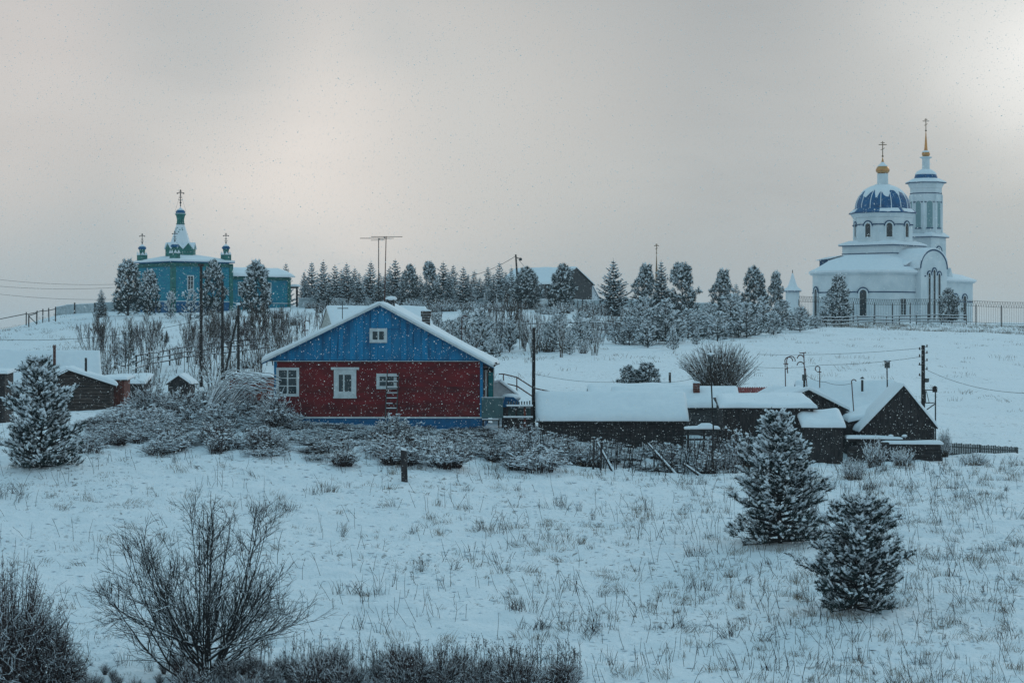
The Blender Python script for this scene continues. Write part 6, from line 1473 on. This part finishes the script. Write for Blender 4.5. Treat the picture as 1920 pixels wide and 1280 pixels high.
# --- big frosted bushes between the log cabin and the house
for px_, dd, top_, hw, lab in ((282, 120, 700, 42, 'dense frosted bush right of the brown shed'), (340, 118, 712, 44, 'frosted bush in the middle of the tangle left of the house'), (410, 121, 690, 50, 'tall frosted bush with arching twigs near the house'),
                              (470, 119, 715, 42, 'frosted bush against the left corner of the house'), (515, 114, 718, 30, 'frosted bush covering the six-pane window corner'), (225, 116, 768, 44, 'mound like frosted bush before the brown shed'), (735, 112, 768, 32, 'frosted shrub at the foot of the ladder')):
    l = on(px_, dd); h_ = Z(top_, dd)-l.z
    a = rods(240, h_, hw*dd/FPX*1.25, r=.013, snow=.26, tw=11, frost_r=.013, twl=.26, curve=.5, droop=.35, base_w=.35, hj=(.35, 1.02), pads=.4, pad_r=.07)
    plant_thing('frosted_bush', lab, 'bush', l, [('stems', a[0], ['twig']), ('snow_cover', a[1], ['frost'])])
# arching snow loaded branches near the house
for k, (px_, top_) in enumerate(((385, 700), (420, 705))):
    l = on(px_, 117); so, sn_ = Soup(), Soup()
    for i in range(26):
        t = np.linspace(0, 1, 9)[:, None]; L = R.uniform(1.4, 3.0); hh = (Z(top_, 117)-l.z)*R.uniform(.7, 1.05)
        pts = np.concatenate([L*t**1.3, R.normal()*.5*t, hh*(np.sin(t*2.0)/1.0)-.0*t], 1)+np.cumsum(R.normal(size=(9, 3))*.02, 0); so.tubes(pts[:-1], pts[1:], .014, .010, 0, 4); sn_.tubes(pts[:-1]+[0, 0, .02], pts[1:]+[0, 0, .02], .02, .018, 0, 4)
    plant_thing('arching_bush', ('left' if k == 0 else 'right')+' of two bushes with long snow lined arching branches left of the house', 'bush', l, [('branches', so, ['twig']), ('snow_cover', sn_, ['frost'])])
# small shrubs, right field edge behind the log pile and field bits
for px_, dd, top_, hw, lab in ((1640, 110, 815, 24, 'frosted herb clump before the log pile, left'), (1690, 110, 832, 30, 'frosted herb clump before the middle of the log pile'), (1770, 119, 800, 12, 'thin frosted shrub at the right corner of the A-frame'), (1825, 112, 845, 34, 'snowy hump of dead herbs before the picket fence'), (1600, 104, 850, 26, 'bare frosted shrub between pine and log pile')):
    l = on(px_, dd); h_ = max(.5, Z(top_, dd)-l.z); a = rods(90, h_, hw*dd/FPX, r=.009, snow=.4, tw=8, frost_r=.011, twl=.3, curve=.4, base_w=.6, hj=(.4, 1))
    plant_thing('frosted_bush', lab, 'bush', l, [('stems', a[0], ['twig2']), ('snow_cover', a[1], ['frost'])])
# --- leaning garden sticks in the dip before the dark sheds
def stick(px0, r0, px1, r1, d0, d1, r_, snow=True, lab=None):
    a = P(px0, r0, d0); a.z = min(a.z, G(a.x, a.y)); b_ = P(px1, r1, d1); t = thing('leaning_stick', lab or ('thin dead stick '+('leaning left ' if px1 < px0-6 else 'leaning right ' if px1 > px0+6 else 'standing upright ')+('before the left half of the dark log shed' if px0 < 1150 else 'before the right half of the dark log shed' if px0 < 1290 else 'below the snowy plank table')), 'stick', a, 0, None if lab else 'sticks standing in the dip before the sheds')
    MB().tube((0, 0, -.15), b_-a, r_, r_*.6, 6).build('stick', 'polewood', t)
    if snow: o_ = Vector((0, 0, r_*1.2)); MB().tube((b_-a)*.05+o_, (b_-a)*.98+o_, r_*.85, r_*.6, 6).build('snow_strip', 'snow', t)
stick(1162, 905, 1120, 830, 107.2, 109, .055, True, 'thick snow lined pole leaning left before the log shed')
stick(1288, 912, 1215, 832, 107.2, 110, .05, True, 'long snow lined pole leaning left in the middle of the dip')
stick(1345, 913, 1282, 870, 107, 108, .05, True, 'lower snow lined pole leaning left near the big pine')
stick(1010, 882, 952, 850, 106, 107.5, .05, True, 'fallen snow lined branch in front of the bramble belt')
for i in range(78):
    px_ = rnd.choice([rnd.uniform(985, 1370), rnd.uniform(1120, 1340)]); d = rnd.uniform(107.3, 111.5); hh = rnd.uniform(38, 78); lean = rnd.uniform(-18, 22)
    g0 = on(px_, d); row = 640-g0.z/d*FPX; stick(px_, row, px_+lean, row-hh, d, d+rnd.uniform(-.3, .4), rnd.uniform(.013, .026), False)
for px_, rt in ((1112, 826), (1126, 829), (1335, 815)):
    d = 108; p = on(px_, d); t = thing('garden_stake', {1112: 'upright dark stake in the dip, left of a close pair', 1126: 'upright dark stake in the dip, right of a close pair', 1335: 'tall upright stake below the nesting box pole'}[px_], 'stake', p); MB().tube((0, 0, -.2), (.04, 0, Z(rt, d)-p.z), .055, .045, 7).build('stake', 'wood', t)
# --- dead grass and stalks over the field
def rnd_field(n, d0=62, d1=112, px0=-60, px1=1980, pw=1.0):
    d = d0+(d1-d0)*R.random(n)**pw; px_ = R.uniform(px0, px1, n); x = (px_-960)/FPX*d; return x, d, gz(x, d), px_
gs_ = Soup()
n = 4200; x, y, z, px_ = rnd_field(n); dens = .35+.75*np.clip((px_-900)/900, 0, 1)+.5*(vnoise(x/6, y/5)+.3); keep = R.random(n) < dens*.8*np.clip(.7+4.5*vnoise(x/1.6+9, y/1.9)+1.5*vnoise(x/8, y/6+5), .03, 2.6); x, y, z = x[keep], y[keep], z[keep]
def tufts(so, x, y, z, nb, hh, w, lean, m=0, spread=.1):
    k = len(x); rep = np.repeat(np.arange(k), nb); base = np.stack([x[rep]+R.normal(size=len(rep))*spread, y[rep]+R.normal(size=len(rep))*spread, z[rep]-.03], 1)
    ln_ = R.normal(size=(k, 2))*lean; D = unit(np.stack([ln_[rep, 0]+R.normal(size=len(rep))*.28, ln_[rep, 1]+R.normal(size=len(rep))*.28, np.ones(len(rep))], 1))
    H = np.broadcast_to(hh, k)[rep]*R.uniform(.45, 1.1, len(rep)); mid = base+D*(H*.6)[:, None]; D2 = unit(D+np.stack([ln_[rep, 0]*.8+R.normal(size=len(rep))*.25, ln_[rep, 1]*.8, -R.random(len(rep))*.35], 1))
    so.tubes(base, mid, w*.5, w*.4, m, 3); so.blades(mid, D2, H*.5, w*.9, m)
tufts(gs_, x, y, z, 10, R.uniform(.14, .42, len(x))*np.clip(.8+x/30+1.6*vnoise(x/5, y/5+2), .5, 1.9), .0085, .35)
n = 420; x, y, z, px_ = rnd_field(n, 64, 112); keep = R.random(n) < .3+.7*np.clip((px_-700)/900, 0, 1); x, y, z = x[keep], y[keep], z[keep]
tufts(gs_, x, y, z, 26, R.uniform(.22, .5, len(x)), .009, .45, 0, .16)
# grass of the far slopes
n = 2600; d = R.uniform(165, 330, n); px_ = R.uniform(-40, 1960, n); keep = ((px_ < 330) & (vnoise(px_/60, d/18) > -.05)) | (R.random(n) < .16); d, px_ = d[keep], px_[keep]; x = (px_-960)/FPX*d; z = gz(x, d)
tufts(gs_, x, d, z, 10, R.uniform(.25, .6, len(x)), .022, .5, 0, .4)
n = 700; px_ = R.uniform(1480, 1960, n); d = R.uniform(296, 318, n); x = (px_-960)/FPX*d; tufts(gs_, x, d, gz(x, d), 7, .5, .02, .5, 0, .3)
stuff('pale dry grass tufts poking through the snow', ((gs_, 'grass'),), 'dry_grass')
ds = Soup()
n = 4200; x, y, z, px_ = rnd_field(n, 64, 113); keep = R.random(n) < (.25+.65*np.clip((px_-300)/1500, 0, 1))*np.clip(.75+4.5*vnoise(x/1.7, y/2.0+50)+1.5*vnoise(x/7, y/7), .04, 2.6); x, y, z = x[keep], y[keep], z[keep]; k = len(x)
base = np.stack([x, y, z-.05], 1); D = unit(np.stack([R.normal(size=k)*.30-.12, R.normal(size=k)*.25, np.ones(k)], 1)); H = R.uniform(.3, .95, k)
m1 = base+D*(H*.55)[:, None]; D2 = unit(D+R.normal(size=(k, 3))*[.16, .16, .02]); tip = m1+D2*(H*.45)[:, None]
ds.tubes(base, m1, .008, .0065, 0, 3); ds.tubes(m1, tip, .0065, .004, 0, 3)
sd = R.random(k) < .4; q = np.repeat(np.where(sd)[0], 7); ds.blades(m1[q]+D2[q]*(H[q]*.45*R.uniform(.2, 1, len(q)))[:, None], unit(D2[q]+R.normal(size=(len(q), 3))*.8), .06, .012, 0)
br = R.random(k) < .3; q = np.repeat(np.where(br)[0], 3); ds.tubes(m1[q]+D2[q]*(H[q]*.2*R.random(len(q)))[:, None], m1[q]+unit(D2[q]+R.normal(size=(len(q), 3))*.5)*(H[q]*.4)[:, None], .004, .003, 0, 3)
# darker dead clumps: thistles, mugwort
n = 260; x, y, z, px_ = rnd_field(n, 65, 112); keep = R.random(n) < .25+.75*np.clip((px_-900)/900, 0, 1); tufts(ds, x[keep], y[keep], z[keep], 16, R.uniform(.25, .7, keep.sum()), .010, .3, 0, .09)
for px_, row in ((600, 925), (430, 660), (480, 960), (545, 955), (1110, 1190), (1000, 1180), (975, 1150), (1300, 1110), (1640, 920), (1310, 1040), (8, 940), (15, 925), (1050, 950), (915, 1000), (670, 1120), (1255, 1180)):
    dd = dist_at(px_, row, 60, 116); xx = np.full(5, X(px_, dd))+R.normal(size=5)*.3; yy = dd+R.normal(size=5)*.3; tufts(ds, xx, yy, gz(xx, yy), 13, R.uniform(.3, .8, 5), .011, .4, 0, .14)
# seed-headed herbs above the bottom brush
n = 240; px_ = R.uniform(780, 1090, n); px_[:90] = R.uniform(430, 800, 90); d = R.uniform(65.5, 67.5, n); x = (px_-960)/FPX*d; z = gz(x, d); base = np.stack([x, d, z], 1); H = R.uniform(.5, 1.0, n); D = unit(np.stack([R.normal(size=n)*.12, R.normal(size=n)*.1, np.ones(n)], 1))
ds.tubes(base, base+D*H[:, None], .006, .004, 0, 3); q = np.repeat(np.arange(n), 6); e0 = base[q]+D[q]*(H[q]*R.uniform(.55, .95, len(q)))[:, None]; e1 = e0+unit(D[q]+R.normal(size=(len(q), 3))*.5)*.14; ds.tubes(e0, e1, .0035, .003, 0, 3); ds.lumps(e1, .016, .014, 0)
stuff('dark dead stalks and thistles standing in the snow', ((ds, 'stalk'),), 'dead_stalks')
# frost on the tufts: little snow lumps on the field
sl_ = Soup(); n = 2600; x, y, z, px_ = rnd_field(n, 64, 113); sl_.lumps(np.stack([x, y, z+.01], 1), R.uniform(.04, .13, n), R.uniform(.03, .07, n), 0, jit=.4)
stuff('small lumps of snow caught on the dead grass', ((sl_, 'snow'),), 'snow_clod')

# ---------------------------------------------------------------- falling snow
fl_ = Soup(); n = 90000; d = 28+(119-24)*R.random(n)**(1/2.6); u = R.uniform(-1.08, 1.08, n)*960/FPX; v = R.uniform(-1.08, 1.08, n)*640/FPX
pos = np.stack([u*d, d, v*d], 1); ok = pos[:, 2] > gz(pos[:, 0], pos[:, 1])+.1; pos = pos[ok]; d = d[ok]
rr = R.lognormal(math.log(.0098), .36, len(d)); rr = np.clip(rr, .004, .021)*np.clip(d/60, .2, 1)
fl_.lumps(pos, rr, rr*.9, 0, unit(R.normal(size=(len(d), 3))*[1, 1, .6]), stretch=1.25, jit=.35)
stuff('falling snowflakes filling the air', ((fl_, 'flake'),), 'falling_snow')

# ---------------------------------------------------------------- haze
hm = bpy.data.materials.new('haze'); hm.use_nodes = True; nt = hm.node_tree; nt.nodes.clear()
vo = nt.nodes.new('ShaderNodeVolumePrincipled'); ou = nt.nodes.new('ShaderNodeOutputMaterial'); nt.links.new(vo.outputs[0], ou.inputs['Volume'])
vo.inputs['Color'].default_value = (.80, .90, .95, 1); vo.inputs['Density'].default_value = .00014; vo.inputs['Anisotropy'].default_value = .1
M['haze'] = hm
hz_ = MB().box(-2600, 2600, -320, 4100, -90, 42).build('haze', 'haze'); tag(hz_, 'thin pale winter haze over the whole hillside', None, None, 'stuff')
